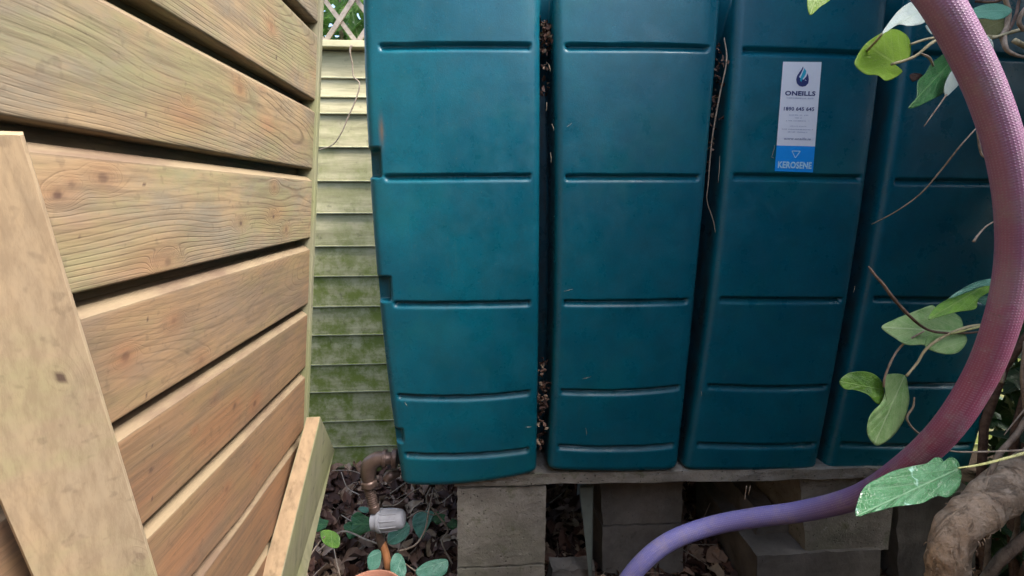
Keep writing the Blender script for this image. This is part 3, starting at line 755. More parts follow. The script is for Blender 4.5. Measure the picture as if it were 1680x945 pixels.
# debris in the grooves
def groove_debris(pn, rows, n, seed):
    r2 = random.Random(seed); P_ = []
    for (ya, yb, k) in rows:
        for _ in range(k):
            py = r2.uniform(ya, yb); z = PY(900, py, D).z
            xa = float(EF[pn][1](z)); xb = float(EF[pn+1][0](z)); P_.append((xa+(xb-xa)*r2.uniform(.1, .75), D+r2.uniform(.02, .055), z))
    return np.array(P_)
o = scatter_leaves('leaf_debris', groove_debris(0, [(22, 85, 60), (85, 150, 12), (600, 740, 70), (655, 670, 15)], 0, 1), .014, 'litter', None, 5, rnd=True)
tag(o, 'brown leaf debris caught in the leftmost gap between two tank ribs', 'leaf debris', 'dry leaves caught between the tank ribs')
o = scatter_leaves('leaf_debris', groove_debris(1, [(58, 90, 14), (90, 280, 45)], 0, 2), .012, 'litter', None, 6, rnd=True)
tag(o, 'brown leaf debris caught in the middle gap beside the sticker rib', 'leaf debris', 'dry leaves caught between the tank ribs')
def twig(name, pix, radpx, mat, label, cat='twig', parent=None, group=None, segs=7, n=6, bump=.15):
    """pix: (px,py,Y); radpx: half width in pixels"""
    P_ = [PY(*p) for p in pix]; rr = [r_*p[2]/F for r_, p in zip(radpx if hasattr(radpx, '__len__') else [radpx]*len(pix), pix)]
    o = tube(name, P_, rr, M[mat], parent, segs, n, bump, len(pix)*3.3+pix[0][0], 120)
    if parent is None: tag(o, label, cat, group)
    return o
twig('dry_twig', [(1188, 62, D+.03), (1192, 100, D+.01), (1180, 160, D+.005), (1168, 230, D+.01), (1162, 300, D+.012), (1160, 330, D+.015), (1172, 370, D+.02), (1177, 425, D+.03)], [.9, 1.2, 1.2, 1.0, .8, .7, .7, .5], 'twig', 'thin dry stem hanging down the rib gap left of the sticker')
tubes_specs = []
for (x_, y_, dx, dy) in ((900, 105, 3, 14), (905, 205, 3, 12), (903, 250, 1, 14), (897, 170, -2, 18), (904, 285, 1, 8), (1424, 470, -2, 10), (1409, 530, 0, 16), (1400, 590, -2, 8), (1162, 610, 1, 8), (1152, 640, 0, 6)):
    pass
# scratches / straw bits stuck to the tank face
bits = [(900, 105, 903, 118), (905, 203, 909, 214), (903, 250, 904, 268), (897, 168, 896, 182), (930, 208, 938, 202), (925, 478, 940, 474), (862, 701, 873, 700), (1150, 642, 1151, 650),
        (961, 702, 962, 715), (955, 622, 970, 618), (664, 660, 668, 667), (1271, 238, 1266, 258), (1266, 258, 1270, 260), (1181, 255, 1178, 300), (1402, 470, 1400, 480)]
sp_ = []
for (a0, b0, a1, b1) in bits:
    sp_.append(([PY(a0, b0, D-.009), PY((a0+a1)/2+.6, (b0+b1)/2, D-.010), PY(a1, b1, D-.009)], [.0003, .0006, .0002]))
for q_ in sp_: tubes('straw_bit', [q_], M['strand'], tank)

# ---------------------------------------------------------------- slab and blocks
zs1 = PY(1100, 779, D-.01).z; zs0 = PY(1100, 797, D-.01).z
x0s = PY(745, 800, D+.02).x; x1s = PY(1500, 800, D).x
bm = boxmesh([(x0s, D+.03, zs0), (x1s, D-.02, zs0), (x1s, D+.85, zs0), (x0s, D+.85, zs0), (x0s, D+.03, zs1), (x1s, D-.02, zs1), (x1s, D+.85, zs1), (x0s, D+.85, zs1)], 0)
bmesh.ops.subdivide_edges(bm, edges=bm.edges[:], cuts=30, use_grid_fill=True)
for v in bm.verts:
    v.co += Vector((0, 1, .5))*(.004*(mnoise.noise(v.co*14)))+Vector((0, .003, .002))*mnoise.noise(v.co*50)
o = bm_obj('concrete_slab', bm, M['concrete']); tag(o, 'thin grey concrete slab lying under the tank', 'slab')
def block(px0, px1, py0, py1, Y, depth, mat, label, grp=None, jag=.004, sl=(0, 0), name='concrete_block', trap=None):
    a = PY(px0, py1, Y); b = PY(px1, py1, Y); c_ = PY(px1+sl[0], py0, Y); d_ = PY(px0+sl[1], py0, Y)
    z0, z1 = a.z, d_.z
    bm = boxmesh([(a.x, Y, z0), (b.x, Y, z0), (b.x, Y+depth, z0), (a.x, Y+depth, z0), (d_.x, Y, z1), (c_.x, Y, z1), (c_.x, Y+depth, z1), (d_.x, Y+depth, z1)], 0)
    bmesh.ops.subdivide_edges(bm, edges=bm.edges[:], cuts=22, use_grid_fill=True)
    for v in bm.verts:
        v.co += Vector((mnoise.noise(v.co*17), mnoise.noise(v.co*17+Vector((9, 0, 0))), mnoise.noise(v.co*17+Vector((0, 9, 0)))))*jag + Vector((1, 1, 1))*mnoise.noise(v.co*70)*.0015
    o = bm_obj(name, bm, M[mat], smooth=False); tag(o, label, 'block', grp); return o
YP = 1.23; G = 'concrete blocks propping up the slab'
block(751, 894, 803, 931, YP, .42, 'concrete', 'pale concrete block directly under the left end of the slab', G, .002, (2, -1))
block(750, 893, 935, 1075, YP, .42, 'concrete', 'concrete block at the bottom edge under the pale left block', G, .002)
Y2 = 1.36
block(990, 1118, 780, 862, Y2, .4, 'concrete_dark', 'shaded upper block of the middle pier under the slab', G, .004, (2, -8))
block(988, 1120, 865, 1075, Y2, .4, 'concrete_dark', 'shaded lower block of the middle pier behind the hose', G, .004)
block(1322, 1456, 785, 908, 1.24, .4, 'concrete', 'square concrete block under the right end of the slab behind the hose', G, .003, (14, -10))
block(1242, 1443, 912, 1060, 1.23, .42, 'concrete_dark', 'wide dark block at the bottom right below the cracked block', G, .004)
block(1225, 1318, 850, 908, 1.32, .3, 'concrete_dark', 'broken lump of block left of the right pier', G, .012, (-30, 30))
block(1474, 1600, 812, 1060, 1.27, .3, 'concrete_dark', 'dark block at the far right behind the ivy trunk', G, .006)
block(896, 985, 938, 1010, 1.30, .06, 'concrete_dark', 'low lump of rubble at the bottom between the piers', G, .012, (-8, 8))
# slate shard between piers
a = [PY(951, 800, 1.30), PY(972, 800, 1.30), PY(970, 945, 1.27), PY(966, 945, 1.27)]
V = [a[0], a[1], a[2], a[3]]; V2 = [v+Vector((.006, .012, 0)) for v in V]
bm = bmesh.new(); vv_ = [bm.verts.new(v) for v in V+V2]
for f in ((0, 1, 2, 3), (7, 6, 5, 4), (0, 4, 5, 1), (1, 5, 6, 2), (2, 6, 7, 3), (3, 7, 4, 0)): bm.faces.new([vv_[i] for i in f])
bmesh.ops.recalc_face_normals(bm, faces=bm.faces)
o = bm_obj('slate_shard', bm, M['slate']); tag(o, 'thin grey-green slate sliver standing in the gap between the piers', 'slate')

# ---------------------------------------------------------------- leaning planks
def prism(name, front, Yf, back_off, mat, label=None, cat='plank', parent=None, bev=.002):
    P_ = [PY(px, py, Y_) for (px, py), Y_ in zip(front, Yf)]
    bm = bmesh.new(); A_ = [bm.verts.new(p) for p in P_]; B_ = [bm.verts.new(p+Vector(back_off)) for p in P_]; n = len(A_)
    bm.faces.new(A_); bm.faces.new(B_[::-1])
    for i in range(n): bm.faces.new([A_[i], B_[i], B_[(i+1) % n], A_[(i+1) % n]])
    bmesh.ops.recalc_face_normals(bm, faces=bm.faces); bmesh.ops.bevel(bm, geom=bm.edges[:], offset=bev, segments=2, affect='EDGES')
    o = bm_obj(name, bm, M[mat], parent)
    if label: tag(o, label, cat)
    return o
# front plank; own wood mesh with grain attributes
def wood_plank(name, TL, TR, BR, BL, th, label, seed=0, knots=(), contrast=.45, nu=46, nv=260, mat='fence', red=.2, freqmul=1.):
    """TL..BL 3-D corners of the visible face; thickness goes backwards"""
    TL, TR, BR, BL = map(Vector, (TL, TR, BR, BL)); nrm = (TR-TL).cross(BL-TL).normalized()
    if nrm.dot(Vector((0, 0, CAMH))-TL) < 0: nrm = -nrm
    us = np.linspace(0, 1, nu); W_ = (TR-TL).length; L_ = (BL-TL).length
    prof_ = [(0, -th)]+[(0, -th*k/6) for k in range(5, 0, -1)]+[(0, -.003), (.0012/W_, -.0008)]+[(u, 0) for u in us[1:-1]]+[(1-.0012/W_, -.0008), (1, -.003)]+[(1, -th*k/6) for k in range(1, 7)]
    vs2 = np.linspace(0, 1, nv); V = np.zeros((nv, len(prof_), 3)); gr = np.zeros((nv, len(prof_))); kn = gr.copy()
    for j, (u, d) in enumerate(prof_):
        for i, v in enumerate(vs2):
            p = (TL*(1-u)+TR*u)*(1-v)+(BL*(1-u)+BR*u)*v
            V[i, j] = p+nrm*d
    U = np.array([p[0]-p[1]/W_*(.9 if p[0] > .5 else -.9) for p in prof_])[None, :]*W_+0*gr; Vv = vs2[:, None]*L_+0*gr
    uc = W_*(.5+.5*(vnoise(Vv*1.2, Vv*0+seed, 4)-.5)*2); h = .02+.05*vnoise(Vv*1.4+seed, Vv*0+seed, 6)
    gr = np.sqrt((U-uc)**2+h**2)*freqmul+.004*(vnoise(Vv*8, U*30, 9)-.5)
    for (ku, kv, kr, kd) in knots:
        d_ = np.sqrt(((Vv-kv*L_)/(kr*1.4))**2+((U-ku*W_)/kr)**2); wk = np.exp(-((Vv-kv*L_)/(kr*4))**2-((U-ku*W_)/(kr*2.4))**2)
        gr = gr*(1-wk)+wk*(.02+kr*.6*d_); kn = np.maximum(kn, kd*(1-sstep(.5, 1.05, d_)))
    # end caps
    V = np.concatenate([V[:1].mean(1, keepdims=True)*1.0+(V[:1]-V[:1].mean(1, keepdims=True))*.0, V, V[-1:].mean(1, keepdims=True)+(V[-1:]-V[-1:].mean(1, keepdims=True))*0], 0)
    padf = lambda A_: np.concatenate([A_[:1], A_, A_[-1:]], 0)
    me = grid_mesh(V, name, True)
    for nm, A_ in (('grain', gr), ('knot', kn), ('contrast', np.full_like(gr, contrast)), ('red', red*vnoise(Vv*3, U*9, 3)), ('tint', np.full_like(gr, 1.0))): fattr(me, nm, padf(A_))
    o = link(name, me, M[mat], None, True)
    md = o.modifiers.new('edges', 'EDGE_SPLIT'); md.split_angle = R(40)
    tag(o, label, 'plank'); return o
M['plankfront'] = wood_attr_mat('pale_sawn_plank', 'z', (.47, .35, .215), (.25, .18, .115), 130., (.40, .315, .21), (.42, .27, .16), (.36, .33, .18))
TRp = PY(38, 222, .38); BRp = PY(258, 945, .50); TLp = PY(-268, 214, .33); BLp = PY(50, 945, .42)
dn = (BRp-TRp)*1.0; dl = (BLp-TLp)
kk = 1.0
while (BRp+dn*(kk-1)).z > -.1: kk += .02
BR2 = TRp+dn*kk; BL2 = TLp+dl*kk
wood_plank('leaning_plank', TLp, TRp, BR2, BL2, .018, 'pale plank with a small dark knot leaning against the fence at the near left', 3,
           [(1-.27, .44/kk, .0045, 1.0), (.9, .93/kk, .005, .35)], .35, mat='plankfront')
# dark board beside it
TRq = PY(-60, 750, .41); BRq = PY(50, 960, .43); off_ = Vector((-.16, 0, 0)); dn = BRq-TRq
kq = 1.0
while (TRq+dn*kq).z > -.1: kq += .02
bm = boxmesh([TRq+dn*kq+off_+Vector((0, .025, 0)), TRq+dn*kq+Vector((0, .025, 0)), TRq+dn*kq+Vector((0, .045, 0)), TRq+dn*kq+off_+Vector((0, .045, 0)),
              TRq+off_+Vector((0, .025, 0)), TRq+Vector((0, .025, 0)), TRq+Vector((0, .045, 0)), TRq+off_+Vector((0, .045, 0))], .002)
o = bm_obj('old_board', bm, M['plankdark']); tag(o, 'dark brown board peeking out behind the pale plank at the bottom left corner', 'board')

# short offcut leaning in the corner
off_t = thing('timber_offcut', 'short timber offcut leaning diagonally where the board fence ends', 'timber', PZ(480, 940, 0.0))
T0 = PY(503, 684, 1.16); T1 = PY(526, 683, 1.16); B1 = PY(462, 945, .985); B0 = PY(428, 945, .985)
T2 = PY(549, 738, 1.34); B2 = PY(503, 945, 1.13)
def ext(a, b, k): return a+(b-a)*k
k = 2.3
B1e, B0e, B2e = ext(T1, B1, k), ext(T0, B0, k), ext(T2, B2, k)
T3 = T0+(T2-T1); B3e = B0e+(B2e-B1e)
bm = bmesh.new(); cs = [bm.verts.new(p) for p in (B0e, B1e, B2e, B3e, T0, T1, T2, T3)]
fl = [bm.faces.new([cs[i] for i in f]) for f in ((3, 2, 1, 0), (4, 5, 6, 7), (0, 1, 5, 4), (1, 2, 6, 5), (2, 3, 7, 6), (3, 0, 4, 7))]
fl[2].material_index = 1; fl[1].material_index = 0
bmesh.ops.recalc_face_normals(bm, faces=bm.faces)
bmesh.ops.bevel(bm, geom=bm.edges[:], offset=.0015, segments=2, affect='EDGES')
o = bm_obj('board', bm, [M['stubside'], M['stubedge']], off_t)

# ---------------------------------------------------------------- leaf litter
N = 9000
px_ = rs.uniform(-.75, 1.9, N); py_ = rs.uniform(.85, 2.08, N)
pile = .05*rs.rand(N)+.01*np.exp(-((px_+.55)/.35)**2-((py_-1.85)/.3)**2)
pts = np.stack([px_, py_, ground_z(px_, py_)+pile+.005], 1)
o = scatter_leaves('leaf_litter', pts, .055, 'litter', None, 11, rnd=True, facing=(0, -.3, .9)); struct(o, 'stuff')
o['label'] = 'brown dead leaves covering the soil'

tl = []
r2 = random.Random(21)
for k in range(170):
    x_, y_ = r2.uniform(-.7, 1.4), r2.uniform(1.05, 2.05); z_ = float(ground_z(x_, y_))+r2.uniform(.03, .07); a_ = r2.uniform(0, 3.14); l_ = r2.uniform(.03, .11)
    tl.append(([(x_, y_, z_), (x_+l_*math.cos(a_), y_+l_*math.sin(a_), z_+r2.uniform(-.01, .02)), (x_+2*l_*math.cos(a_+r2.uniform(-.5, .5)), y_+2*l_*math.sin(a_), z_+r2.uniform(-.02, .03))], [.0014, .0018, .0007]))
o = tubes('twig_litter', tl, M['twig'], None, 5, 3, .2); struct(o, 'stuff'); o['label'] = 'small dry twigs strewn over the dead leaves'
# ---------------------------------------------------------------- pipework
pipe = thing('fuel_pipe_fitting', 'tarnished brass outlet elbow with grey plastic filter cup at the tank corner', 'pipe fitting', PY(635, 940, 1.27))
YPp = 1.27
def P(px, py, dy=0): return PY(px, py, YPp+dy)
tube('elbow', [P(662, 752, .03), P(640, 752), P(620, 753), P(608, 760), P(604, 775), P(605, 790)], [.017, .018, .021, .0225, .021, .017], M['brass'], pipe, 20, 6, .06)
for (a, b, r_, nm) in (((644, 752), (652, 752), .029, 'hex_nut'), ((628, 752), (634, 752), .026, 'hex_nut'), ((605, 787), (606, 797), .0255, 'hex_nut'), ((613, 828), (615, 838), .017, 'hex_nut')):
    tube(nm, [P(*a), P((a[0]+b[0])/2, (a[1]+b[1])/2), P(*b)], r_, M['brass'], pipe, 6, 2, .05)
# threaded nipple
cs_, rr_ = [], []
for k in range(19):
    t = k/18; cs_.append(P(605+8*t, 800+30*t)); rr_.append(.0135 if k % 2 else .0155)
tube('threaded_nipple', cs_, rr_, M['brass'], pipe, 16, 2)
tube('union_body', [P(655, 775, .02), P(640, 780, .01), P(632, 790)], [.012, .016, .012], M['brass'], pipe, 12, 4, .1)
# grey filter cup, axis to the right
c0 = P(610, 855); ax_ = (P(664, 851, -.01)-c0)
st = [(-.01, .004), (0, .020), (.03, .0255), (.2, .0265), (.215, .0315), (.31, .0315), (.325, .0285), (.60, .0275), (.86, .0255), (.93, .0235), (.98, .019), (1.0, .004)]
cup = tube('filter_cup', [c0+ax_*t for t, _ in st], [r_*1.06 for _, r_ in st], M['greyplastic'], pipe, 28, 1)
md = cup.modifiers.new('es', 'EDGE_SPLIT'); md.split_angle = R(40)
ribs = []
axn = ax_.normalized(); u_ = axn.orthogonal().normalized(); v_ = axn.cross(u_)
for k in range(10):
    d_ = u_*math.cos(k*math.pi/5)+v_*math.sin(k*math.pi/5)
    ribs.append(([c0+ax_*.3+d_*.0305, c0+ax_*.55+d_*.0297, c0+ax_*.8+d_*.0275], [.0022, .0022, .0016]))
tubes('grip_rib', ribs, M['greyplastic'], cup, 6, 3, 0)
tube('lower_pipe', [P(620, 868), P(624, 885), P(628, 897)], [.013, .013, .012], M['brass'], pipe, 12, 4, .08)
tube('supply_pipe', [P(627, 890, .0), P(633, 910, -.01), P(640, 945, -.03), P(646, 1010, -.04), P(646, 1110, -.05)], [.0105, .011, .0115, .0115, .0115], M['copper'], pipe, 14, 6, .03)

# ---------------------------------------------------------------- terracotta pot
pc = PY(607, 976, .98); R0 = .076
lat = [(.0, -.16), (.05, -.16), (.054, -.155), (.066, -.03), (.068, -.026), (.074, -.025), (.0765, -.02), (.078, -.003), (.0765, 0), (.0725, .0005), (.071, -.003), (.067, -.03), (.06, -.035), (.0, -.04)]
nseg = 64; V = np.array([[(pc.x+r_*math.cos(2*math.pi*k/nseg), pc.y+r_*math.sin(2*math.pi*k/nseg), pc.z+z_) for k in range(nseg)] for r_, z_ in lat])
pot = thing('terracotta_pot', 'round terracotta plant pot rim at the bottom edge below the pipe', 'plant pot', (pc.x, pc.y, pc.z-.16))
o = link('pot_body', grid_mesh(V[:12], 'pot', True), M['terracotta'], pot); md = o.modifiers.new('es', 'EDGE_SPLIT'); md.split_angle = R(45)
link('potting_soil', grid_mesh(V[11:], 'potsoil', True), M['soil'], pot)
# upturned crate-like block that carries the pot
bm = boxmesh(aabox(pc.x-.1, pc.x+.1, pc.y-.1, pc.y+.1, -.18, pc.z-.161), .004)
o = bm_obj('pot_plinth', bm, M['concrete_dark']); tag(o, 'small concrete block carrying the terracotta pot', 'block')

# ---------------------------------------------------------------- hose
hp = [(1420, -130, .46, 27), (1490, -60, .45, 27.5), (1540, 0, .44, 28), (1583, 75, .436, 28.5), (1620, 155, .433, 28), (1649, 245, .43, 27.5), (1664, 340, .43, 27), (1663, 435, .435, 27), (1643, 530, .44, 27.5),
      (1607, 620, .45, 28), (1550, 706, .465, 28), (1480, 771, .50, 25), (1408, 815, .56, 21), (1320, 838, .62, 18.5), (1240, 849, .66, 17.2), (1170, 862, .69, 16.8), (1105, 885, .70, 17), (1060, 917, .70, 17.5), (1025, 960, .70, 18.5), (1005, 1010, .69, 19), (990, 1080, .68, 19)]
P_ = [PY(a, b, c_) for a, b, c_, d_ in hp]
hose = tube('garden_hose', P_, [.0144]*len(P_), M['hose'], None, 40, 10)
tag(hose, 'thick purple hose curving down in front of the tank', 'hose')

# ---------------------------------------------------------------- ivy sprigs
s1 = thing('ivy_sprig', 'ivy sprig with lime, white and dark leaves hanging at the top right corner', 'ivy', PY(1680, 45, .7))
leaf('leaf', [(1466, 103), (1480, 118), (1455, 133), (1440, 124), (1420, 122), (1403, 108), (1404, 96), (1420, 72), (1445, 55), (1467, 48), (1487, 58), (1494, 76), (1490, 96)], 0, 7, .60, 'leaf_lime', s1, (0.3, .5), 'round lime green leaf')
leaf('leaf', [(1522, 10), (1518, 36), (1492, 43), (1472, 41), (1447, 56), (1462, 32), (1478, 14), (1500, 2)], 0, 4, .56, 'leaf_white', s1, (.2, .5), 'glossy whitish leaf beside the hose', bulge=.003)
leaf('leaf', [(1568, 92), (1576, 120), (1566, 140), (1545, 155), (1522, 167), (1503, 176), (1490, 177), (1503, 160), (1505, 135), (1518, 120), (1528, 104), (1548, 88), (1558, 80)], 0, 6, .62, 'leaf_green', s1, (.3, .4), 'dark green pointed leaf')
leaf('leaf', [(1575, 105), (1578, 130), (1562, 150), (1551, 158), (1549, 142), (1560, 118)], 0, 3, .61, 'leaf_white', s1, (.6, 0))
leaf('leaf', [(1660, 17), (1650, 28), (1632, 33), (1612, 30), (1598, 31), (1590, 20), (1604, 11), (1625, 6), (1645, 8)], 0, 5, .62, 'leaf_teal', s1, (.1, .9), 'glossy blue-green leaf right of the hose')
leaf('leaf', [(1650, 32), (1640, 55), (1625, 59), (1610, 50), (1600, 34), (1620, 31)], 0, 3, .68, 'leaf_olive', s1, (0, .3), 'dull olive leaf')
leaf('leaf', [(1618, 58), (1628, 68), (1629, 80), (1624, 89), (1617, 75), (1613, 62)], 0, 3, .60, 'leaf_white', s1)
leaf('leaf', [(1518, 42), (1538, 44), (1540, 54), (1528, 56)], 0, 2, .58, 'leaf_white', s1)
leaf('leaf', [(1346, -30), (1375, -20), (1362, 0), (1345, 12), (1329, 25), (1324, 5), (1328, -15)], 0, 4, .6, 'leaf_lime', s1, (0, .3), 'lime leaf tip at the top edge')
leaf('leaf', [(1516, 131), (1508, 130), (1497, 134), (1492, 124), (1500, 120), (1512, 122)], 0, 3, .63, 'litter', s1, (0, 0), 'small withered brown leaf')
def stem(parent, pix, rp, mat, nm='stem'): return twig(nm, pix, rp, mat, None, parent=parent)
stem(s1, [(1462, 106, .585), (1500, 93, .58), (1537, 66, .58), (1580, 60, .62), (1640, 60, .68)], [2.2, 2.4, 2.5, 2.5, 2.5], 'stem_pale')
stem(s1, [(1493, 73, .62), (1518, 65, .62), (1545, 60, .62)], 2, 'stem_pale')
stem(s1, [(1512, 88, .61), (1525, 95, .61), (1531, 108, .62)], [1.6, 2, 1.4], 'twig')
stem(s1, [(1447, 56, .56), (1435, 70, .57), (1420, 85, .6)], 2, 'leaf_white' if False else 'stem_pale')
stem(s1, [(1627, 63, .66), (1650, 56, .67), (1690, 44, .68)], [2.2, 2.8, 3], 'stem_pale')
stem(s1, [(1646, -10, .68), (1655, 20, .68), (1650, 45, .68), (1646, 62, .67), (1655, 85, .66), (1690, 96, .66)], [3, 3.5, 4, 5, 3, 2], 'twig')
stem(s1, [(1690, 5, .66), (1676, 22, .66), (1672, 38, .66), (1680, 50, .66)], [2.5, 3, 3.4, 3], 'twig')
stem(s1, [(1664, 66, .66), (1690, 80, .66)], 4, 'stem_pale')
stem(s1, [(1600, 2, .74), (1630, 3, .73), (1650, -3, .72)], [2, 2, 2], 'twig_dark')
stem(s1, [(1648, 60, .7), (1665, 30, .72), (1672, 0, .73)], [3, 2.5, 2], 'twig_dark')
s2 = thing('ivy_sprig', 'ivy sprig with four hanging pale and green leaves behind the middle of the hose', 'ivy', PY(1670, 540, .62))
leaf('leaf', [(1582, 545), (1586, 560), (1572, 578), (1548, 581), (1520, 572), (1516, 566), (1488, 566), (1470, 556), (1446, 537), (1468, 524), (1490, 515), (1510, 507), (1530, 501), (1540, 512), (1560, 512), (1576, 522)], 0, 8, .60, 'leaf_pale', s2, (0, .5), 'broad pale green leaf', bulge=.002)
leaf('leaf', [(1634, 458), (1634, 472), (1606, 490), (1600, 507), (1570, 512), (1548, 518), (1522, 524), (1536, 503), (1556, 490), (1576, 476), (1604, 463)], 0, 6, .57, 'leaf_bright', s2, (0, .6), 'bright green pointed leaf', bulge=.003)
leaf('leaf', [(1636, 457), (1636, 466), (1612, 470), (1585, 480), (1556, 490), (1580, 473), (1606, 461)], 0, 4, .566, 'leaf_teal', s2, (0, .2))
leaf('leaf', [(1642, 488), (1638, 505), (1620, 502), (1601, 492), (1612, 486)], 0, 3, .6, 'leaf_teal', s2)
leaf('leaf', [(1450, 640), (1448, 660), (1438, 662), (1424, 648), (1402, 640), (1385, 638), (1377, 626), (1390, 613), (1412, 609), (1432, 613), (1445, 624)], 0, 6, .60, 'leaf_bright', s2, (0, .3), 'mid green drooping leaf')
leaf('leaf', [(1484, 616), (1489, 634), (1491, 660), (1482, 690), (1466, 714), (1446, 729), (1434, 729), (1423, 712), (1424, 690), (1432, 675), (1446, 660), (1452, 640), (1450, 618), (1465, 613)], 0, 6, .585, 'leaf_pale', s2, (.4, .2), 'pale crumpled leaf pointing down', wrinkle=.003)
stem(s2, [(1425, 437, .60), (1437, 453, .59), (1450, 468, .585), (1468, 492, .58), (1492, 518, .578), (1520, 540, .578), (1550, 546, .58), (1590, 546, .59), (1640, 540, .6)], [1.6, 2.4, 2.6, 2.8, 2.6, 2.4, 2.2, 2, 2.5], 'twig_dark')
stem(s2, [(1516, 543, .59), (1485, 562, .59), (1466, 585, .59), (1452, 618, .59), (1450, 635, .59)], [1.6, 1.8, 1.8, 2, 2], 'twig')
stem(s2, [(1640, 530, .6), (1590, 536, .585), (1550, 551, .58), (1520, 572, .58), (1505, 595, .58), (1487, 617, .58)], [2, 2.5, 2.3, 2.3, 2.3, 2.2], 'stem_pale')
stem(s2, [(1560, 548, .575), (1600, 538, .58), (1640, 528, .6), (1700, 520, .62)], [1.5, 2, 2, 2.5], 'stem_lime')
s3 = thing('ivy_sprig', 'large glossy variegated ivy leaf lying over the hose at the lower right', 'ivy', PY(1680, 742, .5))
leaf('leaf', [(1575, 768), (1577, 785), (1570, 804), (1556, 816), (1540, 814), (1528, 818), (1512, 826), (1490, 829), (1465, 832), (1444, 838), (1425, 842), (1404, 847), (1407, 822), (1418, 799), (1440, 785), (1468, 772), (1500, 764), (1520, 760), (1533, 751), (1544, 752), (1548, 757), (1560, 750), (1571, 757)], 0, 11, .415, 'leaf_var', s3, (.2, .45), None, bulge=.004, wrinkle=.0042)
stem(s3, [(1572, 768, .42), (1610, 762, .43), (1650, 752, .45), (1700, 738, .47)], [1.6, 2.3, 2.6, 3], 'stem_lime')
# lone twigs
twig('thin_twig', [(1604, 208, .6), (1575, 240, .6), (1545, 278, .62), (1510, 318, .64), (1470, 347, .66), (1430, 368, .7)], [1.2, 1.3, 1.3, 1.2, 1, .7], 'twig', 'long thin twig curving down left from the hose top')
twig('thin_twig', [(1553, 155, .6), (1537, 178, .6), (1516, 207, .6)], [1.2, 1.0, .7], 'twig', 'short straight twig hanging below the dark green leaf')
twig('thin_twig', [(1643, 357, .6), (1620, 370, .6), (1606, 384, .6), (1597, 397, .6)], [1.2, 1.4, 1.6, 2.4], 'twig', 'short pale twig poking left from the middle of the hose')
twig('thin_twig', [(1603, 215, .6), (1607, 240, .6), (1612, 255, .6), (1625, 262, .6)], [1.2, 1.8, 1.8, 1.2], 'twig', 'tiny hooked twig left of the upper hose')
twig('thin_twig', [(1500, 652, .58), (1498, 668, .58), (1488, 685, .58), (1497, 702, .58), (1516, 718, .58)], [1.2, 1.8, 2.0, 1.8, 1.5], 'twig', 'curled pale tendril beside the pale drooping leaf')
twig('thin_twig', [(1540, 734, .56), (1570, 741, .56), (1620, 741, .56), (1700, 738, .56)], [1.2, 1.7, 1.8, 2], 'twig', 'pale horizontal twig above the variegated leaf stalk')
twig('thin_twig', [(1700, 660, .7), (1670, 710, .7), (1640, 745, .7), (1618, 790, .7)], [5, 5, 5, 5], 'twig', 'thicker pale twig rising to the right edge above the trunk')
twig('thin_twig', [(1647, 714, .66), (1662, 695, .66), (1684, 668, .66)], [.8, 1.2, 1.5], 'twig', 'fine broken twig above the thicker pale twig')
twig('thin_twig', [(1618, 945, .72), (1622, 890, .72), (1628, 845, .7)], [6, 4.5, 3], 'twig', 'slim upright twig just right of the trunk bend')
twig('thin_twig', [(1608, 965, .7), (1640, 920, .68), (1700, 870, .66)], [10, 11, 12], 'twig', 'stout pale branch in the bottom right corner')
twig('thin_twig', [(1655, 905, .72), (1668, 870, .72), (1672, 830, .7), (1690, 790, .7)], [5, 4.5, 4, 4], 'twig', 'knotty upright twig between the trunk and the corner branch')
twig('thin_twig', [(1672, 960, .66), (1690, 920, .64)], [9, 9], 'twig_dark', 'reddish twig at the extreme bottom right corner')
twig('thin_twig', [(1640, 590, .8), (1646, 610, .8), (1643, 628, .8)], [3, 4, 3.5], 'strand', 'small pale seed pod hanging right of the hose')
twig('thin_twig', [(1684, 560, .7), (1678, 620, .7), (1684, 680, .7)], [4, 4, 4], 'twig', 'pale twig at the right edge below the middle of the hose')

# ivy trunk
tp = [(1700, 772, .70), (1655, 800, .69), (1612, 832, .68), (1572, 868, .68), (1556, 905, .68), (1555, 950, .68), (1560, 1060, .68), (1560, 1250, .70)]
P_ = [PY(*p) for p in tp]; P_ = [PY(1760, 735, .72), PY(1850, 640, .75)][::-1]+P_
trunk = thing('ivy_vine', 'thick fibrous brown ivy trunk bending down in the lower right corner', 'ivy', PY(1555, 950, .68))
tube('trunk', P_, [.034, .035, .036, .034, .032, .030, .0295, .030, .032, .036], M['bark'], trunk, 48, 14, .09, 1, 45)
fl = []
r2 = random.Random(4); Q = crom(P_, 20)
for k in range(150):
    i = r2.randrange(20, 150); i = min(i, len(Q)-2); q = Q[i]; T_ = (Q[i+1]-Q[i]).normalized(); o_ = T_.orthogonal().normalized(); o2 = T_.cross(o_)
    th = r2.uniform(0, 6.28); d_ = o_*math.cos(th)+o2*math.sin(th); b_ = q+d_*.0305
    sl2 = r2.uniform(.003, .009); dv = (T_*r2.choice((-1, 1))*.8+d_*r2.uniform(.1, .9)+Vector((0, 0, r2.uniform(-.3, .3)))).normalized()
    fl.append(([b_, b_+dv*sl2*.5+d_*.001, b_+dv*sl2], [.0009, .0008, .0003]))
tubes('bark_flakes', fl, M['bark'], trunk, 4, 2, 0)['kind'] = 'stuff'

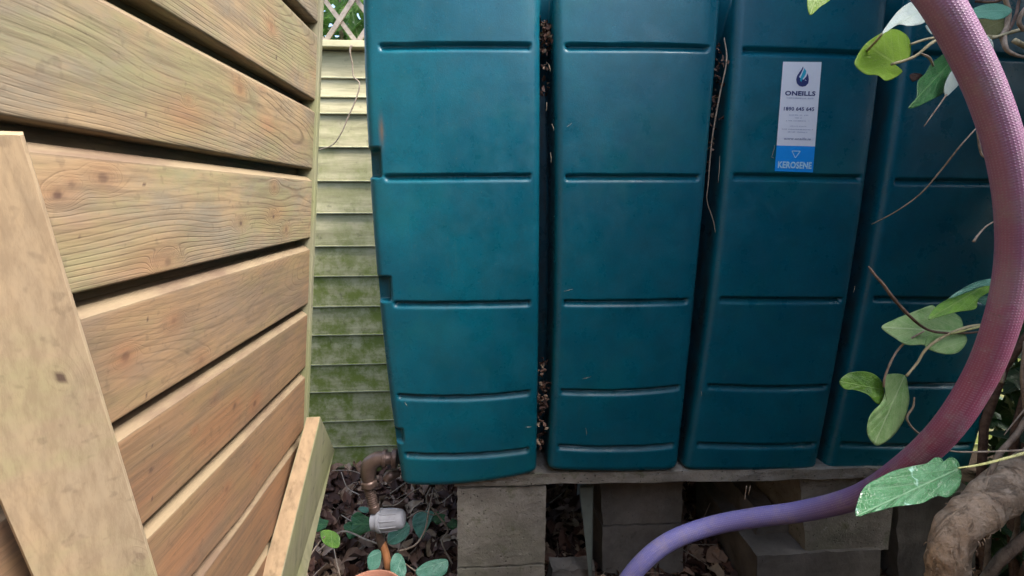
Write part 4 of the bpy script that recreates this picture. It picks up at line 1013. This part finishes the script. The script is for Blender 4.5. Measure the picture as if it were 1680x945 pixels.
# ---------------------------------------------------------------- undergrowth beside the pipe
ug = thing('ivy_runner', 'tangle of thin pale ivy runners on the leaf litter beside the pipe', 'ivy', PY(690, 900, 1.4))
run = [[(522, 905, 1.35), (560, 872, 1.4), (600, 885, 1.35), (622, 893, 1.3)], [(545, 772, 1.9), (575, 772, 1.9), (600, 780, 1.88)], [(500, 925, 1.25), (520, 895, 1.3), (533, 880, 1.3)],
       [(628, 830, 1.4), (650, 828, 1.4), (675, 808, 1.4), (690, 800, 1.4)], [(707, 800, 1.4), (700, 820, 1.4), (722, 850, 1.4), (735, 870, 1.4), (725, 890, 1.4), (742, 925, 1.38)],
       [(668, 850, 1.38), (690, 838, 1.38), (712, 845, 1.4), (735, 835, 1.4)], [(652, 905, 1.3), (680, 895, 1.32), (697, 870, 1.35), (704, 835, 1.36), (712, 800, 1.4)],
       [(560, 775, 1.8), (570, 800, 1.75), (590, 812, 1.7)], [(715, 805, 1.5), (722, 825, 1.5), (742, 810, 1.5)], [(548, 900, 1.4), (552, 920, 1.35), (558, 945, 1.3)], [(665, 925, 1.25), (690, 940, 1.22), (720, 930, 1.25)],
       [(640, 810, 1.5), (668, 790, 1.5)], [(690, 850, 1.5), (702, 830, 1.5), (695, 805, 1.5)], [(560, 845, 1.6), (580, 855, 1.5), (600, 845, 1.5)]]
for i, r_ in enumerate(run): tubes('runner', [([PY(*p) for p in r_], [1.3*1.4/F*(1.2 if i in (0, 4, 6) else .8)]*len(r_))], M['twig'], ug)
run2 = [[(1120, 945, 1.4), (1128, 900, 1.4), (1122, 870, 1.4)], [(1135, 945, 1.5), (1145, 900, 1.5), (1160, 850, 1.5)], [(1110, 920, 1.4), (1140, 880, 1.45), (1165, 825, 1.5)], [(1125, 880, 1.5), (1150, 900, 1.5), (1175, 940, 1.5)],
        [(1225, 797, 1.18), (1223, 810, 1.18), (1222, 820, 1.18)], [(1231, 797, 1.18), (1228, 812, 1.18)]]
t2 = thing('dry_roots', 'dry pale root strands standing in the dark gap below the hose', 'roots', PY(1140, 945, 1.45))
for r_ in run2[:4]: tubes('root_strand', [([PY(*p) for p in r_], [.0014]*len(r_))], M['twig'], t2)
t2 = thing('straw_tuft', 'two pale straws dangling from under the slab edge', 'straw', PY(1228, 800, 1.18))
for r_ in run2[4:]: tubes('straw', [([PY(*p) for p in r_], [.0013]*len(r_))], M['strand'], t2)
leaf('leaf', [(672, 862), (668, 880), (650, 893), (636, 890), (640, 866), (655, 850)], 0, 3, 1.36, 'leaf_teal', ug, (0, .8))
leaf('leaf', [(712, 842), (700, 870), (690, 885), (677, 862), (680, 845), (697, 838)], 0, 2, 1.42, 'leaf_teal', ug, (0, .8))
leaf('leaf', [(735, 920), (732, 940), (715, 948), (690, 948), (682, 936), (700, 922), (722, 917)], 0, 4, 1.2, 'leaf_teal', ug, (0, .9), 'broad dark green leaf at the bottom edge')
leaf('leaf', [(543, 870), (557, 880), (556, 897), (545, 899), (530, 890), (526, 872)], 0, 3, 1.3, 'leaf_bright', ug, (0, .9), 'small bright green leaf')
leaf('leaf', [(660, 912), (667, 935), (660, 950), (645, 950), (640, 925), (648, 908)], 0, 3, 1.2, 'leaf_teal', ug, (0, .9))
leaf('leaf', [(625, 905), (622, 930), (606, 935), (603, 915), (613, 903)], 0, 3, 1.24, 'leaf_teal', ug, (0, .9))
leaf('leaf', [(608, 835), (600, 842), (588, 836), (594, 831)], 0, 2, 1.36, 'leaf_teal', ug, (0, .9))
for j, (cx0, cy0, rr0, yy0) in enumerate(((595, 860, 22, 1.42), (580, 870, 16, 1.44), (525, 860, 14, 1.5), (720, 850, 12, 1.45), (745, 860, 10, 1.45))):
    leaf('leaf', [(cx0+rr0*math.cos(a_)*(1+.25*math.cos(3*a_+j)), cy0+rr0*math.sin(a_)*(.8+.2*math.cos(3*a_))) for a_ in np.linspace(0, 2*math.pi, 11)[:-1]], 0, 5, yy0, 'leaf_green', ug, (0, .9))
# hanging stem on the back fence
twig('thin_twig', [(577, 74, YB-.05), (574, 85, YB-.05), (578, 105, YB-.04), (580, 125, YB-.04), (590, 138, YB-.05), (583, 165, YB-.05), (572, 190, YB-.05), (560, 218, YB-.05), (545, 238, YB-.04), (522, 246, YB-.03)], [1.6, 1.4, 1, .9, 1, 1.2, 1, .9, .8, .8], 'twig', 'fine dry stem trailing down the back fence beside the tank')

# ---------------------------------------------------------------- ivy hedge to the right and an unseen canopy added over the tank for shade
hd = thing('ivy_hedge', 'dark ivy hedge growing up the right side, with an unseen canopy added over the tank for shade', 'hedge', (1.6, .6, 0))
def cloud(n, lo, hi, sd):
    r3 = np.random.RandomState(sd); return r3.uniform(lo, hi, (n, 3))
pts = np.concatenate([cloud(1500, (1.05, -.9, -.1), (1.7, .4, 1.25), 1), cloud(3600, (.9, .2, -.1), (1.7, 1.15, 2.4), 4), cloud(1800, (1.42, 1.15, -.1), (2.4, 2.04, 1.6), 12), cloud(1600, (1.35, 1.1, -.1), (2.2, 2.05, 2.6), 2), cloud(2600, (.95, .5, 2.05), (1.9, 2.0, 2.5), 3)])
pts = pts[(pts[:, 2] > 2.0) | (pts[:, 0] > 1.09*pts[:, 1]+.22)]
scatter_leaves('foliage', pts, .09, 'leaf_ivy', hd, 8)
r2 = random.Random(9)
st_ = []
for k in range(34):
    y_ = r2.uniform(-.3, 1.1); x_ = max(1.1, 1.09*y_+.2)+r2.uniform(0, .4)
    st_.append(([(x_+.1, y_, -.15), (x_+r2.uniform(-.12, .1), y_+r2.uniform(-.1, .1), .7), (x_+r2.uniform(-.12, .1), y_+r2.uniform(-.1, .1), 1.3), (x_+r2.uniform(-.2, .1), y_+r2.uniform(-.1, .1), 2.1)], [.012, .009, .006, .003]))
tubes('stems', st_, M['twig_dark'], hd)
# unseen wall added behind the camera to shade the tank and ground
bm = boxmesh(aabox(-3, 4, -1.25, -1.05, -.18, 2.0), .01); o = bm_obj('unseen_shade_wall', bm, M['wall']); tag(o, 'unseen wall added behind the viewer for shade', 'wall')
print('verts', sum(len(o.data.vertices) for o in bpy.data.objects if o.type == 'MESH'))
